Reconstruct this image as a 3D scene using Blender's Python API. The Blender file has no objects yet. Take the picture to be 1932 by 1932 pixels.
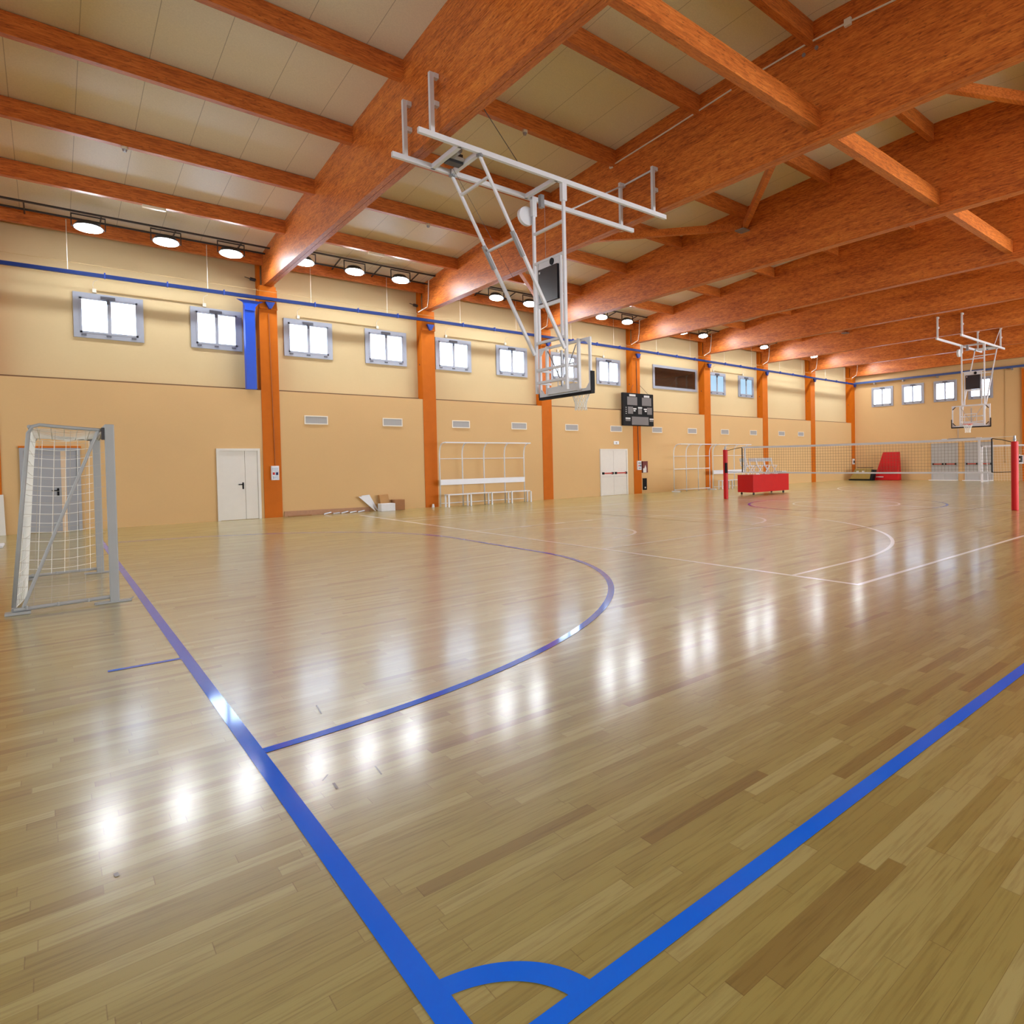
import bpy, math, random
from mathutils import Vector, Matrix

# ------------------------------------------------------------------ camera, world, exposure
S = bpy.context.scene
CAMP = (-0.7223, -1.4205, 1.5382)
YAW, PITCH, ROLL, FPX, CX, CY = 0.8061, -0.0186, -0.0181, 1193.4472, 1241.4985, 891.9722
fw = Vector((math.cos(YAW)*math.cos(PITCH), math.sin(YAW)*math.cos(PITCH), math.sin(PITCH)))
rt = Vector((math.sin(YAW), -math.cos(YAW), 0))
up = rt.cross(fw)
cr, sr = math.cos(ROLL), math.sin(ROLL)
rt, up = rt*cr + up*sr, up*cr - rt*sr
cam_data = bpy.data.cameras.new('camera')
cam = bpy.data.objects.new('camera', cam_data)
S.collection.objects.link(cam)
M = Matrix((rt, up, -fw)).transposed().to_4x4()
M.translation = CAMP
cam.matrix_world = M
cam_data.sensor_width = 36.0
cam_data.lens = 36.0*FPX/1932.0
cam_data.shift_x = (966.0-CX)/1932.0
cam_data.shift_y = (CY-966.0)/1932.0
cam_data.clip_start = 0.05
cam_data.clip_end = 200
S.camera = cam

W = bpy.data.worlds.new('world')
S.world = W
W.use_nodes = True
W.node_tree.nodes['Background'].inputs[0].default_value = (0.75, 0.85, 1.0, 1)
W.node_tree.nodes['Background'].inputs[1].default_value = 1.0

S.view_settings.view_transform = 'Standard'
S.view_settings.look = 'None'
S.view_settings.gamma = 1.0
S.view_settings.use_curve_mapping = False
S.view_settings.exposure = 0.05
S.cycles.use_denoising = True
S.cycles.max_bounces = 7
S.cycles.diffuse_bounces = 5
S.cycles.glossy_bounces = 4
S.cycles.transmission_bounces = 4
S.cycles.transparent_max_bounces = 8
S.cycles.caustics_reflective = False
S.cycles.caustics_refractive = False
S.cycles.sample_clamp_indirect = 6.0

LAMP_E = 150.0      # emission of each floodlight glass
PANE_E = 8.5       # daylight in the panes we see
SIDE_FILL_E = 2.6  # glow of the added panes on the back wall and near right wall
FAR_FILL_E = 5.2
FAR_FILL_E = 20.0      # glow of the added panes in the far bays of the unseen right wall

# ------------------------------------------------------------------ materials
def lin(c):
    return tuple(((v/255.0)/12.92 if v/255.0 <= 0.04045 else ((v/255.0+0.055)/1.055)**2.4) for v in c)

def base(name):
    m = bpy.data.materials.new(name)
    m.use_nodes = True
    nt = m.node_tree
    return m, nt, nt.nodes['Principled BSDF'], nt.nodes, nt.links

def mixc(nt, fac, a, b, blend='MIX'):
    n = nt.nodes.new('ShaderNodeMix')
    n.data_type = 'RGBA'
    n.blend_type = blend
    def put(s, v):
        if hasattr(v, 'type') and hasattr(v, 'node'): nt.links.new(v, s)
        elif isinstance(v, (int, float)): s.default_value = v
        else: s.default_value = (*v[:3], 1)
    put(n.inputs[0], fac); put(n.inputs[6], a); put(n.inputs[7], b)
    return n.outputs[2]

def mnode(nt, op, a, b=None, c=None):
    n = nt.nodes.new('ShaderNodeMath')
    n.operation = op
    for i, v in enumerate((a, b, c)):
        if v is None: continue
        if isinstance(v, (int, float)): n.inputs[i].default_value = v
        else: nt.links.new(v, n.inputs[i])
    return n.outputs[0]

def noise(nt, scale, vec=None, sc3=None, detail=3, rough=0.55):
    if sc3 is not None:
        mp = nt.nodes.new('ShaderNodeMapping')
        mp.inputs['Scale'].default_value = sc3
        if vec is None:
            tc = nt.nodes.new('ShaderNodeTexCoord'); vec = tc.outputs['Object']
        nt.links.new(vec, mp.inputs['Vector']); vec = mp.outputs[0]
    n = nt.nodes.new('ShaderNodeTexNoise')
    n.inputs['Scale'].default_value = scale
    n.inputs['Detail'].default_value = detail
    n.inputs['Roughness'].default_value = rough
    if vec is None:
        tc = nt.nodes.new('ShaderNodeTexCoord'); vec = tc.outputs['Object']
    nt.links.new(vec, n.inputs['Vector'])
    return n.outputs['Fac']

def ramp(nt, fac, stops):
    r = nt.nodes.new('ShaderNodeValToRGB')
    els = r.color_ramp.elements
    while len(els) < len(stops): els.new(0.5)
    for e, (p, c) in zip(els, stops):
        e.position = p; e.color = (*c[:3], 1)
    nt.links.new(fac, r.inputs[0])
    return r.outputs[0]

def plain(name, rgb, rough=0.5, metal=0.0, var=0.08, scale=6, spec=0.5):
    m, nt, b, N, L = base(name)
    c = lin(rgb)
    f = noise(nt, scale)
    L.new(mixc(nt, f, tuple(v*(1-var) for v in c), tuple(min(1, v*(1+var)) for v in c)), b.inputs['Base Color'])
    b.inputs['Roughness'].default_value = rough
    b.inputs['Metallic'].default_value = metal
    b.inputs['Specular IOR Level'].default_value = spec
    return m

def emit(name, rgb, strength):
    m, nt, b, N, L = base(name)
    b.inputs['Base Color'].default_value = (0.04, 0.04, 0.05, 1)
    b.inputs['Emission Color'].default_value = (*rgb, 1)
    b.inputs['Emission Strength'].default_value = strength
    return m

def plaster(name, rgb):
    m, nt, b, N, L = base(name)
    c = lin(rgb)
    f = noise(nt, 0.5, detail=4)
    f2 = noise(nt, 22, detail=3)
    a = mixc(nt, f, tuple(v*0.93 for v in c), tuple(min(1, v*1.06) for v in c))
    a = mixc(nt, mnode(nt, 'MULTIPLY', f2, 0.16), a, tuple(v*0.75 for v in c))
    L.new(a, b.inputs['Base Color'])
    b.inputs['Roughness'].default_value = 0.75
    b.inputs['Specular IOR Level'].default_value = 0.3
    bp = N.new('ShaderNodeBump'); bp.inputs['Strength'].default_value = 0.08
    L.new(f2, bp.inputs['Height']); L.new(bp.outputs[0], b.inputs['Normal'])
    return m

def timber(name, axis, dark=(132, 58, 18), mid=(200, 108, 42), light=(232, 144, 62)):
    m, nt, b, N, L = base(name)
    s = {'Y': (1.0, 0.13, 1.0), 'X': (0.13, 1.0, 1.0), 'Z': (1, 1, 0.13)}[axis]
    g1 = noise(nt, 34, sc3=s, detail=5, rough=0.65)
    g2 = noise(nt, 2.2, sc3={'Y': (1, .25, 2.5), 'X': (.25, 1, 2.5), 'Z': (1, 1, .25)}[axis], detail=3)
    g = mnode(nt, 'ADD', mnode(nt, 'MULTIPLY', g1, 0.65), mnode(nt, 'MULTIPLY', g2, 0.35))
    col = ramp(nt, g, [(0.33, lin(dark)), (0.5, lin(mid)), (0.68, lin(light))])
    # lamination lines every 4 cm of height for beams
    tc = N.new('ShaderNodeTexCoord'); sx = N.new('ShaderNodeSeparateXYZ'); L.new(tc.outputs['Object'], sx.inputs[0])
    if axis != 'Z':
        fr = mnode(nt, 'FRACT', mnode(nt, 'MULTIPLY', sx.outputs['Z'], 25.0))
        ln = mnode(nt, 'LESS_THAN', fr, 0.1)
        col = mixc(nt, mnode(nt, 'MULTIPLY', ln, 0.25), col, lin(dark))
    # knots and short dark dashes of the grain
    k = noise(nt, 46, sc3={'Y': (1, .22, 1), 'X': (.22, 1, 1), 'Z': (1, 1, .22)}[axis], detail=2)
    kk = ramp(nt, k, [(0.62, (0, 0, 0)), (0.69, (1, 1, 1))])
    col = mixc(nt, mnode(nt, 'MULTIPLY', kk, 0.55), col, lin((70, 24, 8)))
    L.new(col, b.inputs['Base Color'])
    b.inputs['Roughness'].default_value = 0.42
    b.inputs['Specular IOR Level'].default_value = 0.4
    return m

def floor_mat():
    m, nt, b, N, L = base('sports_floor_wood')
    tc = N.new('ShaderNodeTexCoord'); sx = N.new('ShaderNodeSeparateXYZ'); L.new(tc.outputs['Object'], sx.inputs[0])
    PW, PL = 0.071, 0.78
    yy = mnode(nt, 'DIVIDE', sx.outputs['Y'], PW)
    row = mnode(nt, 'FLOOR', yy)
    wn = N.new('ShaderNodeTexWhiteNoise'); wn.noise_dimensions = '1D'; L.new(row, wn.inputs['W'])
    xx = mnode(nt, 'ADD', mnode(nt, 'DIVIDE', sx.outputs['X'], PL), mnode(nt, 'MULTIPLY', wn.outputs['Value'], 7.3))
    cell = mnode(nt, 'FLOOR', xx)
    cv = N.new('ShaderNodeCombineXYZ'); L.new(cell, cv.inputs[0]); L.new(row, cv.inputs[1])
    w2 = N.new('ShaderNodeTexWhiteNoise'); w2.noise_dimensions = '2D'; L.new(cv.outputs[0], w2.inputs['Vector'])
    t = w2.outputs['Value']
    col = ramp(nt, t, [(0.0, lin((128, 104, 52))), (0.07, lin((148, 132, 72))), (0.4, lin((158, 145, 82))),
                       (0.75, lin((163, 151, 89))), (1.0, lin((176, 166, 110)))])
    # grain shifted per plank
    off = N.new('ShaderNodeCombineXYZ'); L.new(mnode(nt, 'MULTIPLY', t, 37.0), off.inputs[0]); L.new(mnode(nt, 'MULTIPLY', t, 11.0), off.inputs[2])
    va = N.new('ShaderNodeVectorMath'); va.operation = 'ADD'; L.new(tc.outputs['Object'], va.inputs[0]); L.new(off.outputs[0], va.inputs[1])
    g = noise(nt, 9, vec=va.outputs[0], sc3=(0.45, 7.0, 1.0), detail=5, rough=0.6)
    gr = ramp(nt, g, [(0.3, lin((170, 146, 110))), (0.52, (1, 1, 1)), (0.7, (1, 1, 1))])
    col = mixc(nt, 0.5, col, gr, 'MULTIPLY')
    big = noise(nt, 0.35, detail=2)
    col = mixc(nt, mnode(nt, 'MULTIPLY', big, 0.25), col, lin((160, 146, 84)))
    # seams
    fy = mnode(nt, 'FRACT', yy); fx = mnode(nt, 'FRACT', xx)
    sy = mnode(nt, 'LESS_THAN', fy, 0.03); sxm = mnode(nt, 'LESS_THAN', fx, 0.004)
    seam = mnode(nt, 'MAXIMUM', sy, sxm)
    col = mixc(nt, mnode(nt, 'MULTIPLY', seam, 0.4), col, lin((96, 66, 34)))
    L.new(col, b.inputs['Base Color'])
    rn = noise(nt, 1.2, detail=3)
    L.new(mnode(nt, 'ADD', 0.32, mnode(nt, 'MULTIPLY', rn, 0.08)), b.inputs['Roughness'])
    b.inputs['Coat Weight'].default_value = 0.7
    b.inputs['Coat Roughness'].default_value = 0.17
    b.inputs['Specular IOR Level'].default_value = 0.62
    bp = N.new('ShaderNodeBump'); bp.inputs['Strength'].default_value = 0.05; bp.inputs['Distance'].default_value = 0.004
    h = mnode(nt, 'MULTIPLY', t, 0.5)
    L.new(h, bp.inputs['Height']); L.new(bp.outputs[0], b.inputs['Normal'])
    return m

def ceil_mat():
    m, nt, b, N, L = base('roof_panel')
    c = lin((228, 220, 200))
    f = noise(nt, 40, detail=2)
    col = mixc(nt, f, tuple(v*0.86 for v in c), tuple(min(1, v*1.1) for v in c))
    tc = N.new('ShaderNodeTexCoord'); sx = N.new('ShaderNodeSeparateXYZ'); L.new(tc.outputs['Object'], sx.inputs[0])
    fr = mnode(nt, 'FRACT', mnode(nt, 'DIVIDE', mnode(nt, 'ADD', sx.outputs['X'], 20.44), 0.92))
    ln = mnode(nt, 'LESS_THAN', fr, 0.012)
    col = mixc(nt, mnode(nt, 'MULTIPLY', ln, 0.5), col, lin((90, 78, 60)))
    L.new(col, b.inputs['Base Color'])
    b.inputs['Roughness'].default_value = 0.38
    return m

def fingrille():
    m, nt, b, N, L = base('grille_louvre')
    tc = N.new('ShaderNodeTexCoord'); sx = N.new('ShaderNodeSeparateXYZ'); L.new(tc.outputs['Object'], sx.inputs[0])
    fr = mnode(nt, 'FRACT', mnode(nt, 'MULTIPLY', sx.outputs['Z'], 36.0))
    fr2 = mnode(nt, 'FRACT', mnode(nt, 'MULTIPLY', sx.outputs['X'], 30.0))
    col = mixc(nt, mnode(nt, 'MULTIPLY', mnode(nt, 'ADD', fr, fr2), 0.4), lin((176, 174, 172)), lin((120, 118, 118)))
    L.new(col, b.inputs['Base Color'])
    b.inputs['Roughness'].default_value = 0.5
    return m

MAT = {}
MAT['floor'] = floor_mat()
MAT['wall'] = plaster('wall_plaster', (208, 172, 122))
MAT['wall_hi'] = plaster('wall_panel', (204, 182, 140))
MAT['roof'] = ceil_mat()
MAT['beam'] = timber('beam_timber', 'Y')
MAT['purlin'] = timber('purlin_timber', 'X', (140, 68, 24), (200, 110, 46), (226, 140, 66))
MAT['column'] = plain('column_orange', (190, 98, 8), 0.6, var=0.12, scale=3, spec=0.2)
MAT['blue'] = plain('blue_line_paint', (2, 112, 252), 0.07, spec=0.6, var=0.03)
MAT['whiteline'] = plain('white_line_paint', (250, 252, 252), 0.2, spec=0.6, var=0.03)
MAT['darkline'] = plain('dark_line_paint', (88, 74, 62), 0.2)
MAT['pipe'] = plain('navy_pipe_paint', (4, 34, 92), 0.5, spec=.3)
MAT['duct'] = plain('blue_duct_paint', (10, 70, 190), 0.4)
MAT['greypipe'] = plain('grey_blue_pipe_paint', (60, 84, 136), 0.25)
MAT['white'] = plain('white_enamel', (214, 216, 222), 0.38, var=0.04)
MAT['offwhite'] = plain('cream_enamel', (222, 214, 200), 0.45, var=0.05)
MAT['goal'] = plain('grey_painted_steel', (156, 158, 158), 0.45, var=0.06)
MAT['string'] = plain('white_net_cord', (232, 232, 226), 0.8)
MAT['greystring'] = plain('grey_net_cord', (176, 168, 156), 0.8)
MAT['black'] = plain('black_rubber', (9, 10, 16), 0.6, spec=.2)
MAT['screen'] = plain('dark_display', (34, 34, 40), 0.25)
MAT['boardblack'] = plain('scoreboard_casing', (20, 20, 22), 0.6, spec=.2)
MAT['led'] = plain('unlit_digit_field', (112, 108, 108), 0.6, var=0.18, scale=60)
MAT['caption'] = plain('pale_caption_strip', (205, 205, 205), 0.6, var=0.2, scale=40)
MAT['door'] = plain('grey_door_paint', (214, 210, 204), 0.5, var=0.04)
MAT['doorgrey'] = plain('mid_grey_door_paint', (168, 168, 166), 0.5, var=0.04)
MAT['doordark'] = plain('slate_door_paint', (150, 152, 158), 0.5, var=0.05)
MAT['alu'] = plain('anodised_frame', (158, 164, 178), 0.4, metal=0.25, var=0.05)
MAT['motor'] = plain('window_motor_grey', (88, 90, 100), 0.5)
MAT['redpad'] = plain('red_vinyl', (182, 14, 18), 0.45, var=0.08, spec=.3)
MAT['redbar'] = plain('red_push_bar', (176, 52, 32), 0.4)
MAT['steel'] = plain('galvanised_steel', (150, 152, 156), 0.4, metal=0.5)
MAT['grille'] = fingrille()
MAT['card'] = plain('brown_cardboard', (176, 132, 82), 0.8)
MAT['carddark'] = plain('dark_cardboard', (150, 104, 66), 0.8)
MAT['board'] = plain('rough_board', (164, 122, 92), 0.75, var=0.2, scale=10)
MAT['styro'] = plain('white_carton', (214, 216, 222), 0.6)
MAT['olive'] = plain('olive_mat', (148, 124, 60), 0.6, var=0.15)
MAT['rim'] = plain('orange_rim_enamel', (206, 60, 30), 0.4)
MAT['brown'] = plain('conduit_tan', (178, 148, 100), 0.6)
MAT['darkmetal'] = plain('dark_fitting', (52, 50, 52), 0.4, metal=0.3)
MAT['clear'] = None
def glassy():
    m, nt, b, N, L = base('acrylic_sheet')
    b.inputs['Base Color'].default_value = (0.93, 0.95, 0.95, 1)
    b.inputs['Roughness'].default_value = 0.03
    b.inputs['Alpha'].default_value = 0.05
    return m
MAT['clear'] = glassy()
def darkglass():
    m, nt, b, N, L = base('dark_mirroring_glass')
    b.inputs['Base Color'].default_value = (0.035, 0.02, 0.012, 1)
    b.inputs['Roughness'].default_value = 0.03
    b.inputs['Specular IOR Level'].default_value = 1.0
    return m
MAT['darkglass'] = darkglass()
MAT['pane'] = emit('daylight_pane', (0.62, 0.77, 1.0), PANE_E)
MAT['bluepane'] = emit('bluish_daylight_pane', (0.42, 0.66, 0.86), 1.0)
MAT['side_fill'] = emit('side_fill_glow', (0.86, 0.93, 1.0), SIDE_FILL_E)
MAT['far_fill'] = emit('far_fill_glow', (0.86, 0.93, 1.0), FAR_FILL_E)
MAT['lamp'] = emit('floodlight_glass', (0.90, 0.95, 1.0), LAMP_E)
MAT['neon'] = plain('fluorescent_cover', (236, 228, 208), 0.4)

# ------------------------------------------------------------------ mesh building helpers
class MB:
    def __init__(s): s.v = []; s.f = []
    def quadbox(s, P):      # 8 points: bottom 4 then top 4
        n = len(s.v); s.v += [tuple(p) for p in P]
        for q in ((3,2,1,0),(4,5,6,7),(0,1,5,4),(1,2,6,5),(2,3,7,6),(3,0,4,7)): s.f.append(tuple(n+i for i in q))
        return s
    def box(s, x0, x1, y0, y1, z0, z1):
        return s.quadbox([(x0,y0,z0),(x1,y0,z0),(x1,y1,z0),(x0,y1,z0),(x0,y0,z1),(x1,y0,z1),(x1,y1,z1),(x0,y1,z1)])
    def bar(s, a, b, w=0.05, h=None, upv=(0,0,1)):
        h = w if h is None else h
        a = Vector(a); b = Vector(b); d = (b-a).normalized(); u = Vector(upv)
        if abs(d.dot(u)) > 0.98: u = Vector((1,0,0))
        r = d.cross(u).normalized(); u = r.cross(d)
        P = []
        for p in (a, b):
            for sx, sy in ((-1,-1),(1,-1),(1,1),(-1,1)): P.append(p + r*(sx*w/2) + u*(sy*h/2))
        return s.quadbox(P)
    def tube(s, a, b, r=0.02, n=10, r2=None, cap=True):
        r2 = r if r2 is None else r2
        a = Vector(a); b = Vector(b); d = (b-a).normalized(); u = Vector((0,0,1))
        if abs(d.dot(u)) > 0.98: u = Vector((1,0,0))
        x = d.cross(u).normalized(); y = d.cross(x); m = len(s.v)
        for p, rr in ((a, r), (b, r2)):
            for i in range(n):
                t = 2*math.pi*i/n; s.v.append(tuple(p + x*rr*math.cos(t) + y*rr*math.sin(t)))
        for i in range(n): s.f.append((m+i, m+(i+1)%n, m+n+(i+1)%n, m+n+i))
        if cap: s.f.append(tuple(m+i for i in range(n-1,-1,-1))); s.f.append(tuple(m+n+i for i in range(n)))
        return s
    def path(s, pts, r=0.02, n=8):
        pts = [Vector(p) for p in pts]; m = len(s.v)
        for i, p in enumerate(pts):
            d = (pts[min(i+1, len(pts)-1)]-pts[max(i-1, 0)]).normalized(); u = Vector((0,0,1))
            if abs(d.dot(u)) > 0.97: u = Vector((0,1,0))
            x = d.cross(u).normalized(); y = d.cross(x)
            for k in range(n):
                t = 2*math.pi*(k+0.5)/n; s.v.append(tuple(p + x*r*math.cos(t) + y*r*math.sin(t)))
        for i in range(len(pts)-1):
            for k in range(n): s.f.append((m+i*n+k, m+i*n+(k+1)%n, m+(i+1)*n+(k+1)%n, m+(i+1)*n+k))
        s.f.append(tuple(m+k for k in range(n-1,-1,-1))); s.f.append(tuple(m+(len(pts)-1)*n+k for k in range(n)))
        return s
    def prism(s, poly, axis, a, b):     # poly: 2D points; extruded along axis from a to b
        def P(u, v, w): return {'X': (w,u,v), 'Y': (u,w,v), 'Z': (u,v,w)}[axis]
        n = len(poly); m = len(s.v)
        s.v += [P(u, v, a) for u, v in poly] + [P(u, v, b) for u, v in poly]
        s.f.append(tuple(m+i for i in range(n-1,-1,-1))); s.f.append(tuple(m+n+i for i in range(n)))
        for i in range(n): s.f.append((m+i, m+(i+1)%n, m+n+(i+1)%n, m+n+i))
        return s
    def build(s, name, mat, parent=None, smooth=False, bevel=0.0, loc=None):
        me = bpy.data.meshes.new(name)
        vs = s.v
        if loc is not None: vs = [(x-loc[0], y-loc[1], z-loc[2]) for x, y, z in s.v]
        me.from_pydata(vs, [], s.f); me.validate(); me.update()
        import bmesh
        bm = bmesh.new(); bm.from_mesh(me); bmesh.ops.recalc_face_normals(bm, faces=bm.faces); bm.to_mesh(me); bm.free()
        me.materials.append(MAT[mat] if isinstance(mat, str) else mat)
        if smooth:
            for p in me.polygons: p.use_smooth = True
        o = bpy.data.objects.new(name, me)
        S.collection.objects.link(o)
        if parent is not None: o.parent = parent
        if loc is not None: o.location = loc
        if bevel:
            md = o.modifiers.new('bevel', 'BEVEL'); md.width = bevel; md.segments = 2; md.limit_method = 'ANGLE'
        return o

def tag(o, label=None, cat=None, group=None, kind=None):
    if label: o['label'] = label
    if cat: o['category'] = cat
    if group: o['group'] = group
    if kind: o['kind'] = kind
    return o

def thing(name, loc, label, cat, group=None):
    o = bpy.data.objects.new(name, None)
    S.collection.objects.link(o)
    o.location = loc; o.empty_display_size = 0.1
    return tag(o, label, cat, group)

class At:
    """parts built in world coordinates, then parented to an Empty sitting at loc"""
    def __init__(s, root): s.r = root; s.l = Vector(root.location)
    def add(s, mb, name, mat, parent=None, **k):
        par = s.r if parent is None else parent
        l = s.l
        mb.v = [(x-l[0], y-l[1], z-l[2]) for x, y, z in mb.v]
        return mb.build(name, mat, par, **k)

def struct(mb, name, mat, parent=None, **k):
    o = mb.build(name, mat, parent, **k)
    if parent is None: o['kind'] = 'structure'
    return o

def copy_tree(o, parent=None):
    c = o.copy(); S.collection.objects.link(c); c.parent = parent
    for ch in list(o.children): copy_tree(ch, c)
    return c

ORD = ['first', 'second', 'third', 'fourth', 'fifth', 'sixth', 'seventh', 'eighth', 'ninth', 'tenth', 'eleventh', 'twelfth']

# ------------------------------------------------------------------ dimensions
YW, YU, X0, D, CW = 20.993, 21.39, -1.079, 5.0675, 0.4844
ZS, ZB = 3.93, 7.128
XE, XB, YR = 39.945, -7.4, -12.2
def colx(k): return X0 + k*D if k > 0 else -2.09 + k*D
def rooftop(y):
    P = [(-12.2, 8.12), (-3.6, 8.84), (0.9, 9.10), (4.6, 9.25), (8.3, 9.08), (12.9, 8.82), (15.6, 8.6), (18.4, 8.37), (21.4, 8.09)]
    for (a, za), (b, zb) in zip(P, P[1:]):
        if y <= b: return za + (zb-za)*(y-a)/(b-a)
    return P[-1][1]

# ------------------------------------------------------------------ large structure
struct(MB().box(XB-.2, XE+.2, YR-.2, YU+.3, -.2, 0), 'floor', 'floor')
FLOOR = bpy.data.objects['floor']
struct(MB().box(XB, XE, YW, YU, 0, ZS), 'wall_left', 'wall')
struct(MB().box(XB-.2, XE+.2, YU, YU+.3, 0, 8.6), 'wall_left_upper', 'wall_hi')
struct(MB().box(XB, XE, YU-.06, YU-.001, ZS+.001, ZS+.07), 'trim_3', plain('ledge_shadow_brown', (112, 84, 56), .8))  # brown strip that paints the shadow line along the wall ledge
struct(MB().box(XE, XE+.2, YR, YU, 0, 9.4), 'wall_end', 'wall')
struct(MB().box(XB-.2, XB, YR, YU, 0, 9.4), 'wall_back', 'wall')
struct(MB().box(XB-.2, XE+.2, YR-.2, YR, 0, 8.6), 'wall_right', 'wall')
ys = [-12.2, -8, -3.6, 0.9, 2.8, 4.6, 6.4, 8.3, 10.6, 12.9, 15.6, 18.4, 21.4]
poly = [(y, rooftop(y)) for y in ys] + [(y, rooftop(y)+.25) for y in reversed(ys)]
struct(MB().prism(poly, 'X', XB-.2, XE+.2), 'ceiling', 'roof')
# tall glowing panes added on the two unseen walls as fill light for the hall
gn = [30]
def fill_pane(axis, c0, c1, z0, z1, mat='side_fill'):
    gn[0] += 1
    def B(mb, a0, a1, d0, d1, q0, q1):
        if axis == 'Y': mb.box(a0, a1, YR+d0, YR+d1, q0, q1)
        else: mb.box(XB+d0, XB+d1, a0, a1, q0, q1)
        return mb
    o = struct(B(MB(), c0, c1, .001, .02, z0, z1), 'window_%d' % gn[0], mat)  # numbered with the windows, but an added fill-light pane out of view
    f = MB()
    for q in (z0-.06, z1): B(f, c0-.06, c1+.06, .001, .04, q, q+.06)
    for q in (c0-.06, (c0+c1)/2-.03, c1): B(f, q, q+.06, .001, .04, z0, z1)
    f.build('window_frame', 'alu', o)
for k in range(0, 8):
    bx = X0 + k*D
    fill_pane('Y', bx+.7, bx+4.8, .6, 5.6, 'side_fill' if k < 3 else 'far_fill')
for j in range(6): fill_pane('X', -11.5+j*5.2, -6.9+j*5.2, 1.0, 6.0)

# ------------------------------------------------------------------ painted court markings (parts of the floor)
def strip(pts, w, z=0.002):
    mb = MB(); L_ = []; R_ = []
    for i, p in enumerate(pts):
        a = Vector(pts[max(i-1, 0)]); b = Vector(pts[min(i+1, len(pts)-1)])
        d = (b-a).normalized(); nrm = Vector((-d.y, d.x)); p = Vector(p)
        L_.append(p + nrm*w/2); R_.append(p - nrm*w/2)
    m = len(pts)
    mb.v = [(p.x, p.y, z) for p in L_] + [(p.x, p.y, z) for p in R_]
    mb.f = [(i, i+1, m+i+1, m+i) for i in range(m-1)]
    return mb
def arcpts(cx, cy, rx, ry, a0, a1, n=40):
    return [(cx+rx*math.cos(a0+(a1-a0)*i/n), cy+ry*math.sin(a0+(a1-a0)*i/n)) for i in range(n+1)]
PI = math.pi
def line(pts, w, mat, z=0.002):
    nm = {'blue': 'blue_court_line', 'whiteline': 'white_court_line', 'darkline': 'dark_court_line'}[mat]
    strip(pts, w, z).build(nm, mat, FLOOR)
LW = 0.0752
line([(LW/2, 0), (LW/2, 19.0)], LW, 'blue')
line([(LW, LW/2), (36.5, LW/2)], LW, 'blue', 0.0022)
line(arcpts(0, 0, .4-LW/2, .4-LW/2, math.asin(LW/.4), PI/2-math.asin(LW/.4)), LW, 'blue', 0.0024)
A = 5.39 - 0.037
line([(LW, 7.8965-A)] + arcpts(0, 7.8965, A, A, -PI/2+.02, 0) + arcpts(0, 11.06, A, A, 0, PI/2-.02), LW, 'blue', 0.0024)
line([(-.447, 5.0), (0, 4.985)], .055, 'blue', 0.0024)
line(arcpts(18.4, 9.55, 3.15, 3.15, 0, 2*PI, 64), .07, 'blue')
bw = .065
line([(6.276, 2.39), (6.276, 19.52)], bw, 'whiteline')
line([(6.276, 2.415), (31.5, 2.415)], bw, 'whiteline', .0022)
line([(6.276, 3.36)] + arcpts(7.9, 9.7, 5.75, 6.35, -PI/2, PI/2, 50) + [(6.276, 16.05)], bw, 'whiteline', .0022)
line([(6.276, 7.34), (11.6, 7.25), (11.6, 12.0), (6.276, 12.0)], bw, 'whiteline', .0024)
line(arcpts(11.2, 9.6, 1.7, 1.75, -PI/2, PI/2, 30), bw, 'whiteline', .0022)
line(arcpts(7.4, 9.6, 1.3, 1.2, -PI/2, PI/2, 26), bw, 'whiteline', .0022)
for xx in (7.45, 8.45, 9.35): line([(xx, 11.93), (xx+.28, 11.93)], .12, 'whiteline', .0026)
line(arcpts(18.4, 9.5, 1.7, 1.7, 0, 2*PI, 48), bw, 'whiteline')
line([(18.4, 2.4), (18.4, 16.9)], bw, 'whiteline', .0022)
line([(6.276, 16.9), (31.5, 14.4)], bw, 'whiteline', .0022)
line([(29, 3.4)] + arcpts(30, 9.6, 5.4, 6.2, -PI/2, -3*PI/2, 50), bw, 'whiteline', .0022)
line([(10.9, 13.9), (10.9, 5.44), (26.0, 5.36), (26.0, 13.9)], .03, 'darkline', .0024)

for (p, q, w) in (((.475, 3.05), (.453, 2.87), .008), ((.197, 1.95), (.236, 2.0), .008), ((.229, 1.89), (.225, 1.815), .012), ((.437, 1.92), (.427, 1.805), .007), ((-.584, 1.758), (-.58, 1.727), .014)):
    strip([p, q], w, .0026).build('scuff_mark', 'darkline', FLOOR)

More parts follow.
